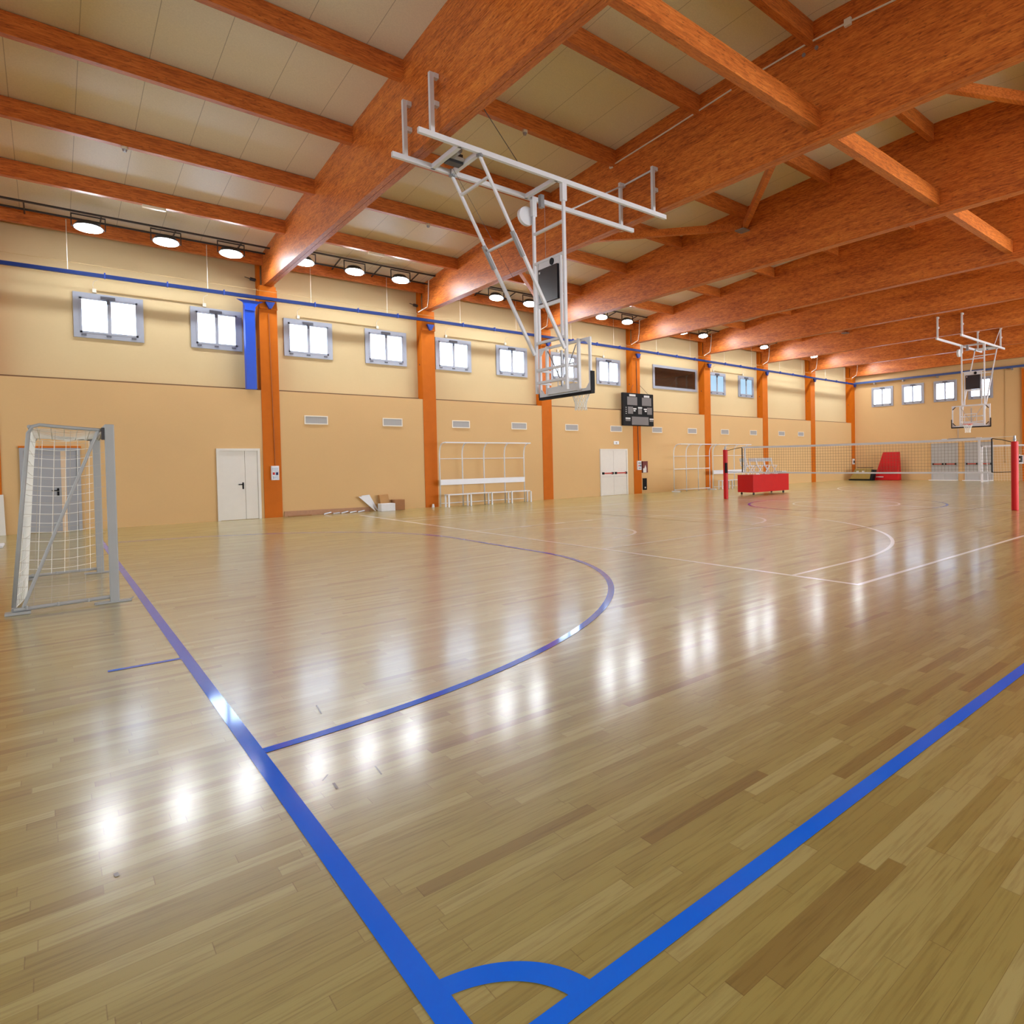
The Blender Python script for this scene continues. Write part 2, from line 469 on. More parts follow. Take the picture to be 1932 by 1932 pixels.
# ------------------------------------------------------------------ wall columns, roof beams, purlins
for k in range(0, 9):
    x = colx(k)
    lab = ['orange wall column at far left edge beyond the goal', 'orange wall column beside the blue vertical duct', 'orange wall column between the cardboard boxes and the first team bench',
           'orange wall column behind the near basketball backboard, right of the team bench', 'orange wall column carrying the black scoreboard', 'orange wall column just right of the dark interior window',
           'orange wall column rising behind the red cart and net', 'orange wall column next to the corner column, behind the net', 'orange corner column where the side wall meets the end wall'][k]
    t = thing('wall_column', (x+CW/2, YW, 0), lab, 'column', 'orange columns along the side wall'); a = At(t)
    a.add(MB().box(x, x+CW, YW-.02, YU-.002, 0, 6.42), 'shaft', 'column')
    a.add(MB().prism([(x, 6.42), (x+CW, 6.42), (x+CW-.03, 6.75), (x+CW-.03, 7.12), (x+.03, 7.12), (x, 6.75)], 'Y', YW-.1, YU-.002), 'capital', 'column')
    a.add(MB().box(x+CW-.05, x+CW+.03, YW+.05, YU-.05, 6.8, 7.05), 'capital_block', 'column')
    a.add(MB().box(x+.01, x+.09, YW+.16, YU-.002, 7.12, 8.08), 'fork_plate', 'column')
    a.add(MB().box(x+CW-.09, x+CW-.01, YW+.16, YU-.002, 7.12, 8.08), 'fork_plate', 'column')
    if k > 0:
        a.add(MB().tube((x+.07, YW+.12, 5.74), (x+.07, YW+.1, 5.74), .02).tube((x-.006, YW+.2, 5.2), (x+.002, YW+.2, 5.2), .03), 'bolt', 'darkmetal')
for k in range(0, 9):
    x = colx(k)
    if k == 8: lab = 'long timber roof beam closest to the end wall'
    elif k == 0: lab = 'timber roof beam behind the goal, at the left end of the hall'
    else: lab = '%s deep timber roof beam counted from the goal%s' % (ORD[k-1], {1: ', nearest, with the front of the hoop frame', 2: ', with the pale conduit run', 3: '', 4: '', 5: '', 6: ', first one of the far hoop frame', 7: ', rear one of the far hoop frame'}[k])
    t = thing('roof_beam', (x+CW/2, 4.6, ZB), lab, 'beam', 'deep timber roof beams across the hall'); a = At(t)
    yl = [YR+.05, -8, -3.6, 0.9, 2.8, 4.6, 6.4, 8.3, 10.6, 12.9, 15.6, 18.4, YU-.25]
    pl = [(yl[0], ZB)] + [(yl[-1], ZB)] + [(y, rooftop(y)-.002) for y in reversed(yl)]
    a.add(MB().prism(pl, 'X', x+.13, x+.238), 'beam_ply', 'beam')
    a.add(MB().prism(pl, 'X', x+.246, x+.354), 'beam_ply', 'beam')

PY = [20.93] + [18.3-2.712*i for i in range(8)]
BAYN = ['bay above the goal', 'bay above the near hoop frame', 'bay with the near diagonal braces', 'bay right of the scoreboard column beam', 'bay above the dark interior window', 'far bay with braces', 'bay above the far hoop', 'last bay before the end wall']
BAYN = ['bay over the goal', 'bay over the near hoop', 'third roof bay from the goal', 'fourth roof bay from the goal', 'fifth roof bay from the goal', 'sixth roof bay from the goal', 'bay over the far hoop', 'last roof bay before the end wall']
BAYS = ['bay over goal', 'bay over near hoop', 'third roof bay', 'fourth roof bay', 'fifth roof bay', 'sixth roof bay', 'bay over far hoop', 'last roof bay']
for k in range(0, 8):
    xa = colx(k)+.354; xb = colx(k+1)+.13
    for i, y in enumerate(PY):
        w = .14
        zt = min(rooftop(y), rooftop(y+w))-.004
        mb = MB().box(xa, xb, y, y+w, zt-.36, zt)
        o = mb.build('roof_purlin', 'purlin', loc=((xa+xb)/2, y+w/2, zt-.36))
        pos = 'along the side wall' if i == 0 else '%s from the side wall' % ORD[i]
        tag(o, 'timber purlin, %s, %s' % (BAYS[k], pos), 'purlin', 'timber purlins of the %s' % BAYN[k])
    # longitudinal strut at beam bottom height
    if k > 0:
        o = MB().box(xa, xb, 4.62, 4.80, 7.32, 7.66).build('tie_beam', 'purlin', loc=((xa+xb)/2, 4.7, 7.32))
        tag(o, 'lower timber tie beam between roof beams, %s' % BAYS[k], 'beam', 'lower timber tie beams between the roof beams')
# diagonal wind braces
def brace(p, q, lab):
    o = MB().bar(p, q, .13, .2).build('diagonal_brace', 'purlin')
    tag(o, lab, 'brace', 'diagonal roof braces')
for (xl, xr, nm, yA, yB) in ((colx(2)+.36, colx(3)+.12, 'third roof bay', 10.25, 15.65), (colx(5)+.36, colx(6)+.12, 'sixth roof bay', 15.6, 10.2)):
    if nm.startswith('third'):
        segs = [((xr-.1, 10.2, 8.40), (xl+.1, 4.95, 8.62), 'towards the middle of the hall'), ((xr-.1, 10.35, 8.40), (xl+.1, 15.5, 8.16), 'rising towards the goal'), ((xl+.1, 15.8, 8.14), (xr-.12, 20.6, 7.86), 'ending at the side wall'),
                ((xr-.1, 2.2, 8.6), (xl+.1, 4.8, 8.62), 'beyond the middle')]
        nodes = [(xr-.12, 10.28, 8.40), (xl+.1, 15.65, 8.16)]
    else:
        segs = [((xr-.1, 15.5, 8.16), (xl+.1, 10.3, 8.40), 'towards the middle of the hall'), ((xr-.1, 15.7, 8.16), (xl+.1, 19.5, 7.98), 'ending at the side wall'), ((xl+.1, 10.1, 8.4), (xr-.1, 4.9, 8.62), 'beyond the middle')]
        nodes = [(xr-.12, 15.6, 8.16), (xl+.1, 10.2, 8.40)]
    for p, q, w in segs: brace(p, q, 'slanting timber brace of the %s, %s' % (nm, w))
    for j, (nx, ny, nz) in enumerate(nodes):
        o = MB().box(nx-.16, nx+.16, ny-.16, ny+.16, nz-.16, nz-.125).build('gusset_plate', 'steel', loc=(nx, ny, nz-.16))
        tag(o, 'grey steel plate under the brace joint in the %s, %s' % (nm, ['right hand beam', 'left hand beam'][j]), 'bracket', 'steel plates at the brace joints')

# ------------------------------------------------------------------ windows
wn = [0]
def window(x0, x1, z0=5.11, z1=6.31, pane='pane', motor=True, axis='Y', plane=YU, double=True):
    wn[0] += 1
    F = .125
    def B(mb, a0, a1, d0, d1, c0, c1):
        if axis == 'Y': mb.box(a0, a1, plane-d1, plane-d0, c0, c1)
        else: mb.box(plane-d1, plane-d0, a0, a1, c0, c1)
        return mb
    o = MB(); B(o, x0+F, x1-F, .002, .018, z0+F, z1-F)
    o = struct(o, 'window_%d' % wn[0], pane)
    fr = MB()
    B(fr, x0, x1, .002, .05, z0, z0+F); B(fr, x0, x1, .002, .05, z1-F, z1); B(fr, x0, x0+F, .002, .05, z0+F, z1-F); B(fr, x1-F, x1, .002, .05, z0+F, z1-F)
    fr.build('window_frame', 'alu', o)
    if double:
        xm = (x0+x1)/2
        mu = MB(); B(mu, xm-.04, xm+.04, .02, .05, z0+F, z1-F); mu.build('mullion', 'alu', o)
        s = MB()
        for xx in (x0+F, x1-F-.045): B(s, xx, xx+.045, .02, .06, z0+F, z1-F)
        B(s, x0+F, x1-F, .02, .06, z0+F, z0+F+.05)
        B(s, x0+F, x1-F, .02, .06, z1-F-.05, z1-F)
        s.build('sash', 'alu', o)
    if motor:
        xm = (x0+x1)/2 - .02
        m = MB(); B(m, xm-.15, xm+.15, .05, .11, z1-.14, z1-.06); B(m, xm-.03, xm+.03, .05, .1, z1-.26, z1-.12); m.build('opener_motor', 'motor', o)
        h = MB()
        for xx in (x0+.2, xm, x1-.22): B(h, xx-.05, xx+.05, .05, .075, z0+.06, z0+.1)
        h.build('hinge', 'motor', o)
    return o
WX = [(-.19, 1.26), (2.33, 3.60), (4.735, 6.168), (7.221, 8.65), (9.736, 11.174), (12.26, 13.692), (14.823, 16.252), (17.356, 18.774), (25.012, 26.45), (27.578, 28.986)]
for i, (a_, b_) in enumerate(WX): window(a_, b_, pane='pane' if i < 8 else 'bluepane')
o = window(20.893, 24.108, 5.15, 6.33, pane='darkglass', motor=False, double=False)
for y0, y1 in ((18.16, 19.69), (16.1, 17.56), (14.05, 15.47), (11.97, 13.37), (7.6, 9.0)):
    window(y0, y1, 4.95, 6.27, axis='X', plane=XE)

# conduits linking the window openers
def tagmesh(mb, name, mat, lab, cat, group=None, **k):
    c = mb.v[0]
    o = mb.build(name, mat, **k)
    return tag(o, lab, cat, group)
pairs = [(0, 1), (2, 3), (4, 5), (6, 7), (8, 9)]
nm_p = ['two windows above the goal door', 'windows between the first two columns', 'windows over the first team bench', 'windows behind the near backboard', 'two bluish windows']
for (i, j), q in zip(pairs, nm_p):
    xa = (WX[i][0]+WX[i][1])/2-.28; xb = (WX[j][0]+WX[j][1])/2-.28; z = 6.40
    t = thing('cable_conduit', (xa, YU, z), 'thin tan conduit linking the %s' % q, 'conduit', 'conduits between window openers'); a = At(t)
    a.add(MB().tube((xa, YU-.03, z), (xb, YU-.03, z), .014, 6), 'tube', 'brown')
    for xx in (xa, xb):
        a.add(MB().box(xx-.05, xx+.03, YU-.06, YU-.002, z-.06, z+.04), 'junction_box', 'offwhite')
        a.add(MB().path([(xx-.02, YU-.04, z+.04), (xx-.04, YU-.05, z+.14), (xx-.02, YU-.08, z+.22), (xx+.06, YU-.16, z+.27)], .007, 5), 'flex_cable', 'offwhite')

# ------------------------------------------------------------------ doors
def door(n, x0, x1, h, mat, split, frame='door', axis='Y', plane=YW, handle=None, bars=False, seam=False):
    def B(mb, a0, a1, d0, d1, c0, c1):
        if axis == 'Y': mb.box(a0, a1, plane-d1, plane-d0, c0, c1)
        else: mb.box(plane-d1, plane-d0, a0, a1, c0, c1)
        return mb
    fr = MB(); f = .07
    B(fr, x0, x0+f, .002, .06, 0, h); B(fr, x1-f, x1, .002, .06, 0, h); B(fr, x0+f, x1-f, .002, .06, h-f, h)
    o = struct(fr, 'door_%d' % n, frame)
    B2 = MB(); B(B2, x0+f+.004, split-.004, .002, .035, .012, h-f-.004); B2.build('door_leaf', mat, o)
    B2 = MB(); B(B2, split+.004, x1-f-.004, .002, .035, .012, h-f-.004); B2.build('door_leaf', mat, o)
    if handle is not None:
        hb = MB(); B(hb, handle-.02, handle+.02, .035, .045, .92, 1.12); B(hb, handle-.12, handle+.015, .06, .08, 1.045, 1.075); B(hb, handle-.01, handle+.015, .045, .08, 1.045, 1.075)
        hb.build('door_handle', 'black', o)
    if bars:
        for (q0, q1) in ((x0+f+.03, split-.06), (split+.06, x1-f-.03)):
            b = MB(); B(b, q0+.07, q1-.07, .07, .11, .99, 1.05); b.build('push_bar', 'redbar', o)
            e = MB(); B(e, q0, q0+.07, .035, .12, .97, 1.07); B(e, q1-.07, q1, .035, .12, .97, 1.07); e.build('push_bar_bracket', 'black', o)
    if seam:
        s = MB(); B(s, x0+f, x1-f, .035, .038, .86, .868); s.build('panel_seam', 'steel', o)
    return o
door(1, -1.28, -.16, 2.15, 'doordark', -.49, frame='doordark', handle=-.6)
door(2, 2.79, 3.90, 2.14, 'door', 3.50, frame='door', handle=3.44)
door(3, 17.15, 18.78, 2.13, 'door', 17.93, frame='door', bars=True, seam=True)
door(4, 14.02, 15.66, 2.34, 'doorgrey', 14.84, frame='doorgrey', axis='X', plane=XE, bars=True)
door(5, 11.98, 13.61, 2.34, 'doorgrey', 12.8, frame='doorgrey', axis='X', plane=XE, bars=True)
for i, (y0, y1) in enumerate(((14.02, 15.66), (11.98, 13.61))):
    o = MB().box(XE-.5, XE-.06, y0, y1, .002, .03).build('trim_%d' % (i+1), 'whiteline'); o['kind'] = 'structure'
o = MB().box(-.535, -.44, YW-.04, YW-.003, .012, 2.07); o.build('door_rebate', plain('beige_rebate', (206, 180, 150), .6), bpy.data.objects['door_1'])
MB().box(-1.30, -.14, YW-.05, YW-.003, 2.151, 2.20).build('lintel', 'column', bpy.data.objects['door_1'])
# end wall column at the right edge of the frame
t = thing('end_wall_column', (XE, 9.9, 0), 'orange column on the end wall at the right edge of the view', 'column'); a = At(t)
a.add(MB().box(XE-.12, XE-.002, 9.65, 10.39, 0, 6.5), 'shaft', 'column')

# ------------------------------------------------------------------ wall grilles
GX = [(5.161, 5.855), (7.604, 8.289), (10.145, 10.859), (12.661, 13.372), (15.288, 15.975), (17.8, 18.495), (20.416, 21.104), (22.934, 23.618), (25.551, 26.22), (28.094, 28.729), (30.853, 31.503), (32.915, 33.567)]
GL = ['left of the pair between the first two columns', 'right of the pair between the first two columns', 'above the left part of the first team bench', 'above the right part of the first team bench',
      'left of the exit sign, under the near backboard', 'above the double exit door', 'just right of the scoreboard', 'above the second team shelter', 'above the net post on the left', 'above the white chairs',
      'left one beyond the sixth column', 'right one nearest the corner']
for (a_, b_), l in zip(GX, GL):
    t = thing('ventilation_grille', ((a_+b_)/2, YW, 2.92), 'grey ventilation grille on the wall, %s' % l, 'vent', 'grey wall grilles in a row'); a = At(t)
    a.add(MB().box(a_+.03, b_-.03, YW-.012, YW-.002, 2.95, 3.17), 'louvre_panel', 'grille')
    a.add(MB().box(a_, b_, YW-.022, YW-.002, 2.92, 2.95).box(a_, b_, YW-.022, YW-.002, 3.17, 3.2).box(a_, a_+.03, YW-.022, YW-.002, 2.95, 3.17).box(b_-.03, b_, YW-.022, YW-.002, 2.95, 3.17)
          , 'frame', 'offwhite')

# ------------------------------------------------------------------ floodlights, tray, hanging chains
LX = []
for k in range(0, 8):
    c = X0 + k*D
    LX += [(k, c+d) for d in ((1.2, 2.75, 4.22) if k == 0 else (1.03, 2.5, 3.97))]
posn = ['left', 'middle', 'right']
first = None
for i, (k, x) in enumerate(LX):
    zL, yL = (7.64 if k == 0 else 7.78), 20.0
    lab = 'bright floodlight at the side wall, %s of three, %s' % (posn[i % 3], BAYS[k])
    if first is None:
        t = thing('floodlight', (0, 0, 0), lab, 'lamp', 'floodlights along the side wall')
        tilt = math.radians(20)
        Rm = Matrix.Rotation(-tilt, 4, 'X')
        def rotd(mb): mb.v = [tuple(Rm @ Vector(v)) for v in mb.v]; return mb
        def ell(mb, rx, ry, z0, z1, n=28, s=1.0):
            m = len(mb.v)
            mb.v += [(rx*math.cos(2*PI*j/n), ry*math.sin(2*PI*j/n), z0) for j in range(n)] + [(rx*s*math.cos(2*PI*j/n), ry*s*math.sin(2*PI*j/n), z1) for j in range(n)]
            for j in range(n): mb.f.append((m+j, m+(j+1)%n, m+n+(j+1)%n, m+n+j))
            mb.f.append(tuple(m+j for j in range(n-1, -1, -1))); mb.f.append(tuple(m+n+j for j in range(n)))
            return mb
        rotd(ell(MB(), .27, .17, 0.0, .012)).build('lamp_glass', 'lamp', t)
        rotd(ell(MB(), .30, .20, .013, .16, s=.72)).build('lamp_housing', 'darkmetal', t)
        MB().box(-.33, -.31, -.02, .02, .0, .30).box(.31, .33, -.02, .02, .0, .30).box(-.33, .33, -.02, .02, .30, .33).build('bracket', 'darkmetal', t)
        first = t; o = t
    else:
        o = copy_tree(first)
    o.location = (x, yL, zL); o['label'] = lab; o['group'] = 'floodlights along the side wall'; o['category'] = 'lamp'
# matching row assumed on the unseen opposite wall, adding light to the hall
for i, (k, x) in enumerate(LX):
    o = copy_tree(first); o.location = (x, -10.8, 7.78); o.rotation_euler = (0, 0, PI)
    o['label'] = 'assumed floodlight on the opposite wall, %s of three, %s' % (posn[i % 3], BAYS[k]); o['group'] = 'assumed floodlights of the opposite wall'
for k in range(8):
    c = colx(k)
    xa, xb = c+.36, colx(k+1)+.12
    t = thing('cable_tray', (xa, 20.2, 8.1), 'dark cable tray carrying the floodlights, %s' % BAYS[k], 'cable tray', 'cable trays above the floodlights'); a = At(t)
    a.add(MB().box(xa, xb, 19.97, 20.03, 8.14 if k else 8.0, 8.18 if k else 8.04).box(xa, xb, 20.55, 20.6, 7.98, 8.02), 'rail', 'darkmetal')
    for f in (.12, .36, .62, .88):
        xx = xa+(xb-xa)*f; a.add(MB().bar((xx, 20.0, 8.16 if k else 8.02), (xx, 20.93, 8.0), .03), 'bracket_arm', 'darkmetal')
    if k > 0:
        a.add(MB().path([(xb-.02, 20.05, 8.17), (xb-.02, 20.5, 8.12), (xb-.015, 20.56, 7.5), (xb-.03, 20.62, 7.2), (xb-.3, 20.8, 7.0)], .018, 6), 'white_conduit', 'offwhite')
    if k:
        for f in (.2, .72):
            xx = X0+k*D + CW + f*4.58
            o = MB().tube((xx, 20.75, 6.75), (xx, 20.75, 8.02), .006, 5).build('hanging_chain', 'offwhite')
            tag(o, 'thin chain holding the blue pipe, %s, %s one' % (BAYS[k], 'left' if f < .5 else 'right'), 'chain', 'thin chains holding the blue pipe')
    else:
        for xx, w in ((-.28, 'left'), (2.68, 'right')):
            o = MB().tube((xx, 20.75, 6.72), (xx, 20.75, 8.0), .009, 5).build('hanging_chain', 'offwhite')
            tag(o, 'thin chain holding the blue pipe above the goal door, %s one' % w, 'chain', 'thin chains holding the blue pipe')

# ------------------------------------------------------------------ blue pipe and duct
PYY = 20.78
t = thing('blue_pipe', (16, PYY, 6.65), 'blue horizontal pipe running along the whole side wall across the columns', 'pipe'); a = At(t)
pts = [(XB, PYY, 6.58), (-1.5, PYY, 6.665), (3.7, PYY, 6.70), (8.8, PYY, 6.755), (14, PYY, 6.78), (19.2, PYY, 6.77), (24.3, PYY, 6.73), (29.3, PYY, 6.68), (34, PYY, 6.64), (39.35, PYY, 6.60)]
mb = MB()
for p, q in zip(pts, pts[1:]): mb.bar(p, q, .085, .095)
a.add(mb, 'pipe_run', 'pipe')
mb = MB()
for k in range(1, 9):
    c = colx(k)+.27
    mb.prism([(c-.13, 6.62), (c+.13, 6.62), (c+.03, 6.42), (c-.03, 6.42)], 'Y', PYY-.01, YW-.105)
a.add(mb, 'pipe_bracket', plain('dark_blue_bracket', (22, 52, 128), .4))
mc = plain('dark_blue_clamp', (20, 56, 140), .4)
for k in range(-1, 8):
    for f in (.24, .5, .76):
        xx = X0+k*D+f*D+.3
        zp = next(za[2]+(zb_[2]-za[2])*(xx-za[0])/(zb_[0]-za[0]) for za, zb_ in zip(pts, pts[1:]) if xx <= zb_[0])
        a.add(MB().box(xx-.014, xx+.014, PYY-.056, PYY+.056, zp-.058, zp+.085), 'pipe_clamp', mc)
o = MB().tube((XB, PYY+.02, 6.93), (39.3, PYY+.02, 6.93), .006, 5).build('steel_wire', 'brown')
tag(o, 'thin wire stretched just above the blue side wall pipe', 'wire')
t = thing('end_wall_pipe', (XE-.15, 14, 6.6), 'blue pipe running along the end wall above its windows', 'pipe'); a = At(t)
a.add(MB().bar((XE-.22, 20.9, 6.66), (XE-.22, 5.0, 6.62), .13, .13), 'pipe_run', 'greypipe')
mb = MB()
for y in (19.4, 17.4, 15.2, 13.0, 10.9): mb.box(XE-.26, XE-.002, y-.04, y+.04, 6.48, 6.56)
a.add(mb, 'pipe_bracket', 'steel')
t = thing('blue_duct', (3.72, 21.1, ZS), 'blue vertical duct left of the second column, bending into the pipe', 'duct'); a = At(t)
a.add(MB().box(3.60, 3.86, 20.88, 21.10, ZS+.002, 6.3), 'vertical_duct', 'duct')
a.add(MB().prism([(3.60, 6.3), (3.86, 6.3), (3.88, 6.42), (3.96, 6.53), (4.1, 6.6), (3.4, 6.6), (3.54, 6.53), (3.6, 6.42)], 'Y', 20.84, 20.885), 'elbow', 'duct')
a.add(MB().box(3.60, 3.86, 20.886, 21.10, 6.301, 6.6), 'elbow_back', 'duct')

# ------------------------------------------------------------------ switch panels, fire box, signs
def wallbox(name, x0, x1, z0, z1, y, lab, cat, parts=()):
    t = thing(name, ((x0+x1)/2, y, z0), lab, cat); a = At(t)
    a.add(MB().box(x0, x1, y-.09, y-.001, z0, z1), 'case', 'white', bevel=.01)
    for (u0, u1, v0, v1, nm, mat) in parts:
        a.add(MB().box(x0+(x1-x0)*u0, x0+(x1-x0)*u1, y-.1, y-.089, z0+(z1-z0)*v0, z0+(z1-z0)*v1), nm, mat)
yc = YW-.022
PP = [(.12, .88, .62, .88, 'cover_flap', 'steel'), (.15, .42, .38, .55, 'socket', 'redpad'), (.56, .85, .36, .55, 'socket', 'pipe'), (.2, .8, .08, .28, 'socket_plate', 'steel')]
wallbox('socket_panel', 4.18, 4.39, 1.16, 1.60, yc, 'white socket panel on the column beside the blue duct', 'switch panel', PP)
wallbox('socket_panel', 19.37, 19.6, 1.13, 1.56, yc, 'white socket panel on the column under the scoreboard', 'switch panel', PP)
o = MB().tube((4.30, YW-.05, 1.61), (4.24, YW-.05, 6.3), .012, 6).build('cable', plain('ochre_cable', (150, 80, 24), .6)); tag(o, 'cable running down the column to the socket panel by the blue duct', 'cable')
o = MB().tube((19.48, YW-.04, 1.57), (19.44, YW-.04, 6.3), .014, 6).build('cable', 'darkmetal'); tag(o, 'dark cable down the column behind the scoreboard', 'cable')
t = thing('fire_cabinet', (19.86, YW, .99), 'dark red fire equipment panel right of the scoreboard column', 'fire box'); a = At(t)
a.add(MB().box(19.70, 20.03, YW-.08, YW-.002, .99, 1.54), 'cabinet', plain('dark_red_panel', (96, 22, 20), .4))
a.add(MB().prism([(19.72, 1.0), (19.93, 1.0), (19.93, 1.2), (19.87, 1.36), (19.80, 1.2), (19.72, 1.2)], 'Y', YW-.09, YW-.081), 'pale_graphic', 'caption')
t = thing('wall_niche_panel', (19.86, YW, .16), 'narrow black panel low on the wall under the fire panel', 'panel'); a = At(t)
a.add(MB().box(19.75, 19.98, YW-.05, YW-.002, .16, .72), 'plate', 'black')
a.add(MB().box(19.83, 19.9, YW-.06, YW-.051, .24, .31), 'label_spot', 'caption')
t = thing('exit_sign', (18.12, YW, 2.33), 'small white emergency sign above the double exit door', 'sign'); a = At(t)
a.add(MB().box(17.97, 18.27, YW-.06, YW-.002, 2.33, 2.49), 'sign_body', 'white', bevel=.02)
a.add(MB().box(18.06, 18.14, YW-.066, YW-.061, 2.37, 2.44), 'pictogram', 'steel')

# ------------------------------------------------------------------ scoreboard
t = thing('scoreboard', (19.39, YW-.1, 3.21), 'black electronic scoreboard with unlit grey digit fields hung on a column', 'scoreboard'); a = At(t)
sx0, sx1, sz0, sz1, sy = 18.44, 20.37, 3.215, 4.745, 20.80
a.add(MB().box(sx0, sx1, sy, sy+.14, sz0, sz1), 'casing', 'boardblack', bevel=.01)
def sb(u0, u1, v0, v1, nm, mat, d=.012):
    a.add(MB().box(sx0+(sx1-sx0)*u0, sx0+(sx1-sx0)*u1, sy-d, sy-.001, sz1-(sz1-sz0)*v1, sz1-(sz1-sz0)*v0), nm, mat)
sb(.13, .45, .12, .37, 'digit_field', 'led'); sb(.61, .92, .12, .37, 'digit_field', 'led')
sb(.2, .4, .04, .10, 'caption', 'caption'); sb(.68, .86, .05, .11, 'caption', 'caption')
sb(.15, .31, .42, .64, 'digit_field', 'led'); sb(.78, .94, .42, .64, 'digit_field', 'led'); sb(.48, .60, .46, .64, 'digit_field', 'led')
sb(.48, .61, .42, .46, 'caption', 'caption'); sb(.32, .42, .46, .50, 'caption', 'caption'); sb(.33, .39, .52, .56, 'caption', 'caption'); sb(.67, .77, .46, .50, 'caption', 'caption'); sb(.70, .76, .52, .56, 'caption', 'caption')
sb(.27, .82, .72, .97, 'digit_field', 'led'); sb(.07, .22, .76, .80, 'caption', 'caption'); sb(.07, .22, .81, .86, 'digit_field', 'led'); sb(.86, .99, .76, .80, 'caption', 'caption'); sb(.86, .98, .81, .86, 'digit_field', 'led')
for u in (.075, .095):
    for v in (.44, .50, .56, .62): sb(u, u+.012, v, v+.02, 'indicator_dot', 'caption')
a.add(MB().tube((18.9, 20.87, 4.745), (19.2, 20.93, 5.15), .008, 5).tube((20.1, 20.87, 4.745), (19.62, 20.93, 5.15), .008, 5), 'hanging_cable', 'darkmetal')

# ------------------------------------------------------------------ team benches
def shelter(x0, n, step, y, lab, bench=True, boards=True, feet=False):
    t = thing('team_shelter', (x0+n*step/2, y, 0), lab, 'bench', None); a = At(t)
    zt = 2.0
    def prof(x): return [(x, y, 0.0), (x, y, zt-.1), (x, y-.02, zt+.05), (x, y-.07, zt+.18), (x, y-.16, zt+.28), (x, y-.3, zt+.33), (x, y-.5, zt+.34)]
    for i in range(n+1):
        a.add(MB().path(prof(x0+i*step), .024, 8), 'post', 'white', smooth=True)
    a.add(MB().bar((x0, y-.5, zt+.34), (x0+n*step, y-.5, zt+.34), .045), 'roof_edge', 'white')
    a.add(MB().tube((x0, y, 1.76), (x0+n*step, y, 1.76), .014, 6), 'rail', 'white')
    if boards:
        a.add(MB().box(x0, x0+n*step, y-.05, y-.026, .80, 1.0), 'backrest', 'white')
        a.add(MB().tube((x0, y, .13), (x0+n*step, y, .13), .014, 6), 'rail', 'white')
    else:
        a.add(MB().tube((x0, y, 1.12), (x0+n*step, y, 1.12), .024, 6), 'rail', 'white')
        a.add(MB().bar((x0, y, .1), (x0+n*step, y, .1), .05), 'rail', 'white')
    if feet:
        for i in (0, n): a.add(MB().bar((x0+i*step, y+.15, .03), (x0+i*step, y-.42, .03), .06), 'foot', 'white')
    return t
def bench(x0, n, step, y0, y1, lab):
    t = thing('bench', (x0+n*step/2, (y0+y1)/2, 0), lab, 'bench', None); a = At(t)
    for i in range(n):
        a.add(MB().box(x0+i*step-.03, x0+(i+1)*step-.05, y0, y1, .43+(.008 if i == 1 else 0), .465+(.008 if i == 1 else 0)), 'seat_board', 'white')
    for i in range(n+1):
        a.add(MB().bar((x0+i*step, y0+.04, 0), (x0+i*step, y0+.04, .43), .05), 'leg', 'white')
        a.add(MB().bar((x0+i*step, y1-.04, 0), (x0+i*step, y1-.04, .43), .05), 'leg', 'white')
shelter(9.50, 4, .885, 20.72, 'white tubular team shelter frame with curved tops, left of the backboard column')
bench(9.62, 4, .86, 20.25, 20.6, 'low white bench standing in front of the left team shelter')
shelter(21.35, 3, .88, 20.45, 'white tubular shelter frame on floor feet, just left of the red net post', boards=False, feet=True)
shelter(24.25, 3, .87, 20.45, 'white shelter frame with backrest board, behind the left net post')
bench(24.5, 3, .8, 20.0, 20.32, 'low white bench in the shelter behind the left net post')

# ------------------------------------------------------------------ futsal goal
t = thing('futsal_goal', (-.5, 9.83, 0), 'grey steel futsal goal with white net standing on the goal line at left', 'goal'); a = At(t)
gy0, gy1, gx = 8.33, 11.33, -.22
for y in (gy0, gy1):
    a.add(MB().bar((gx, y, .01), (gx, y, 2.08), .085), 'goal_post', 'goal', bevel=.01)
    a.add(MB().path([(gx-.04, y, 2.01), (gx-.45, y, 2.045), (-.80, y, 2.06), (-.86, y, 2.04), (-.89, y, 1.97), (-.95, y, 1.3), (-1.05, y, .08)], .02, 8), 'side_frame', 'goal', smooth=True)
    if y == gy0: a.add(MB().tube((gx-.1, y, 2.0), (-.98, y, .06), .016, 8), 'diagonal_strut', 'goal')
    a.add(MB().tube((gx-.03, y, .07), (-1.05, y, .05), .022, 8), 'ground_bar', 'goal')
    a.add(MB().box(gx-.18, gx+.15, y-.05, y+.05, .002, .02).bar((gx+.13, y, .01), (gx+.17, y, .04), .03, .01), 'foot_plate', 'goal')
    a.add(MB().box(-1.12, -.92, y-.06, y+.06, .002, .03), 'foot_plate', 'goal')
    mb = MB()
    for q in (.2, .45, .7): mb.tube((gx-.03-q, y-.02, .085), (gx-.03-q, y-.02, .045), .012, 6)
    a.add(mb, 'net_hook', 'goal')
    a.add(MB().box(gx-.07, gx-.03, y-.03, y+.03, 1.9, 2.04), 'corner_bracket', 'darkmetal' if y == gy0 else 'steel')
a.add(MB().bar((gx, gy0, 2.04), (gx, gy1, 2.04), .08), 'crossbar', 'goal', bevel=.01)
a.add(MB().tube((-.88, gy0, 2.04), (-.88, gy1, 2.04), .02, 8), 'top_bar', 'goal')
a.add(MB().tube((-1.05, gy0, .05), (-1.05, gy1, .05), .022, 8), 'rear_ground_bar', 'goal')
random.seed(4)
def backx(z): return -1.05+.17*(z/2.0)
mb = MB(); r = .0042
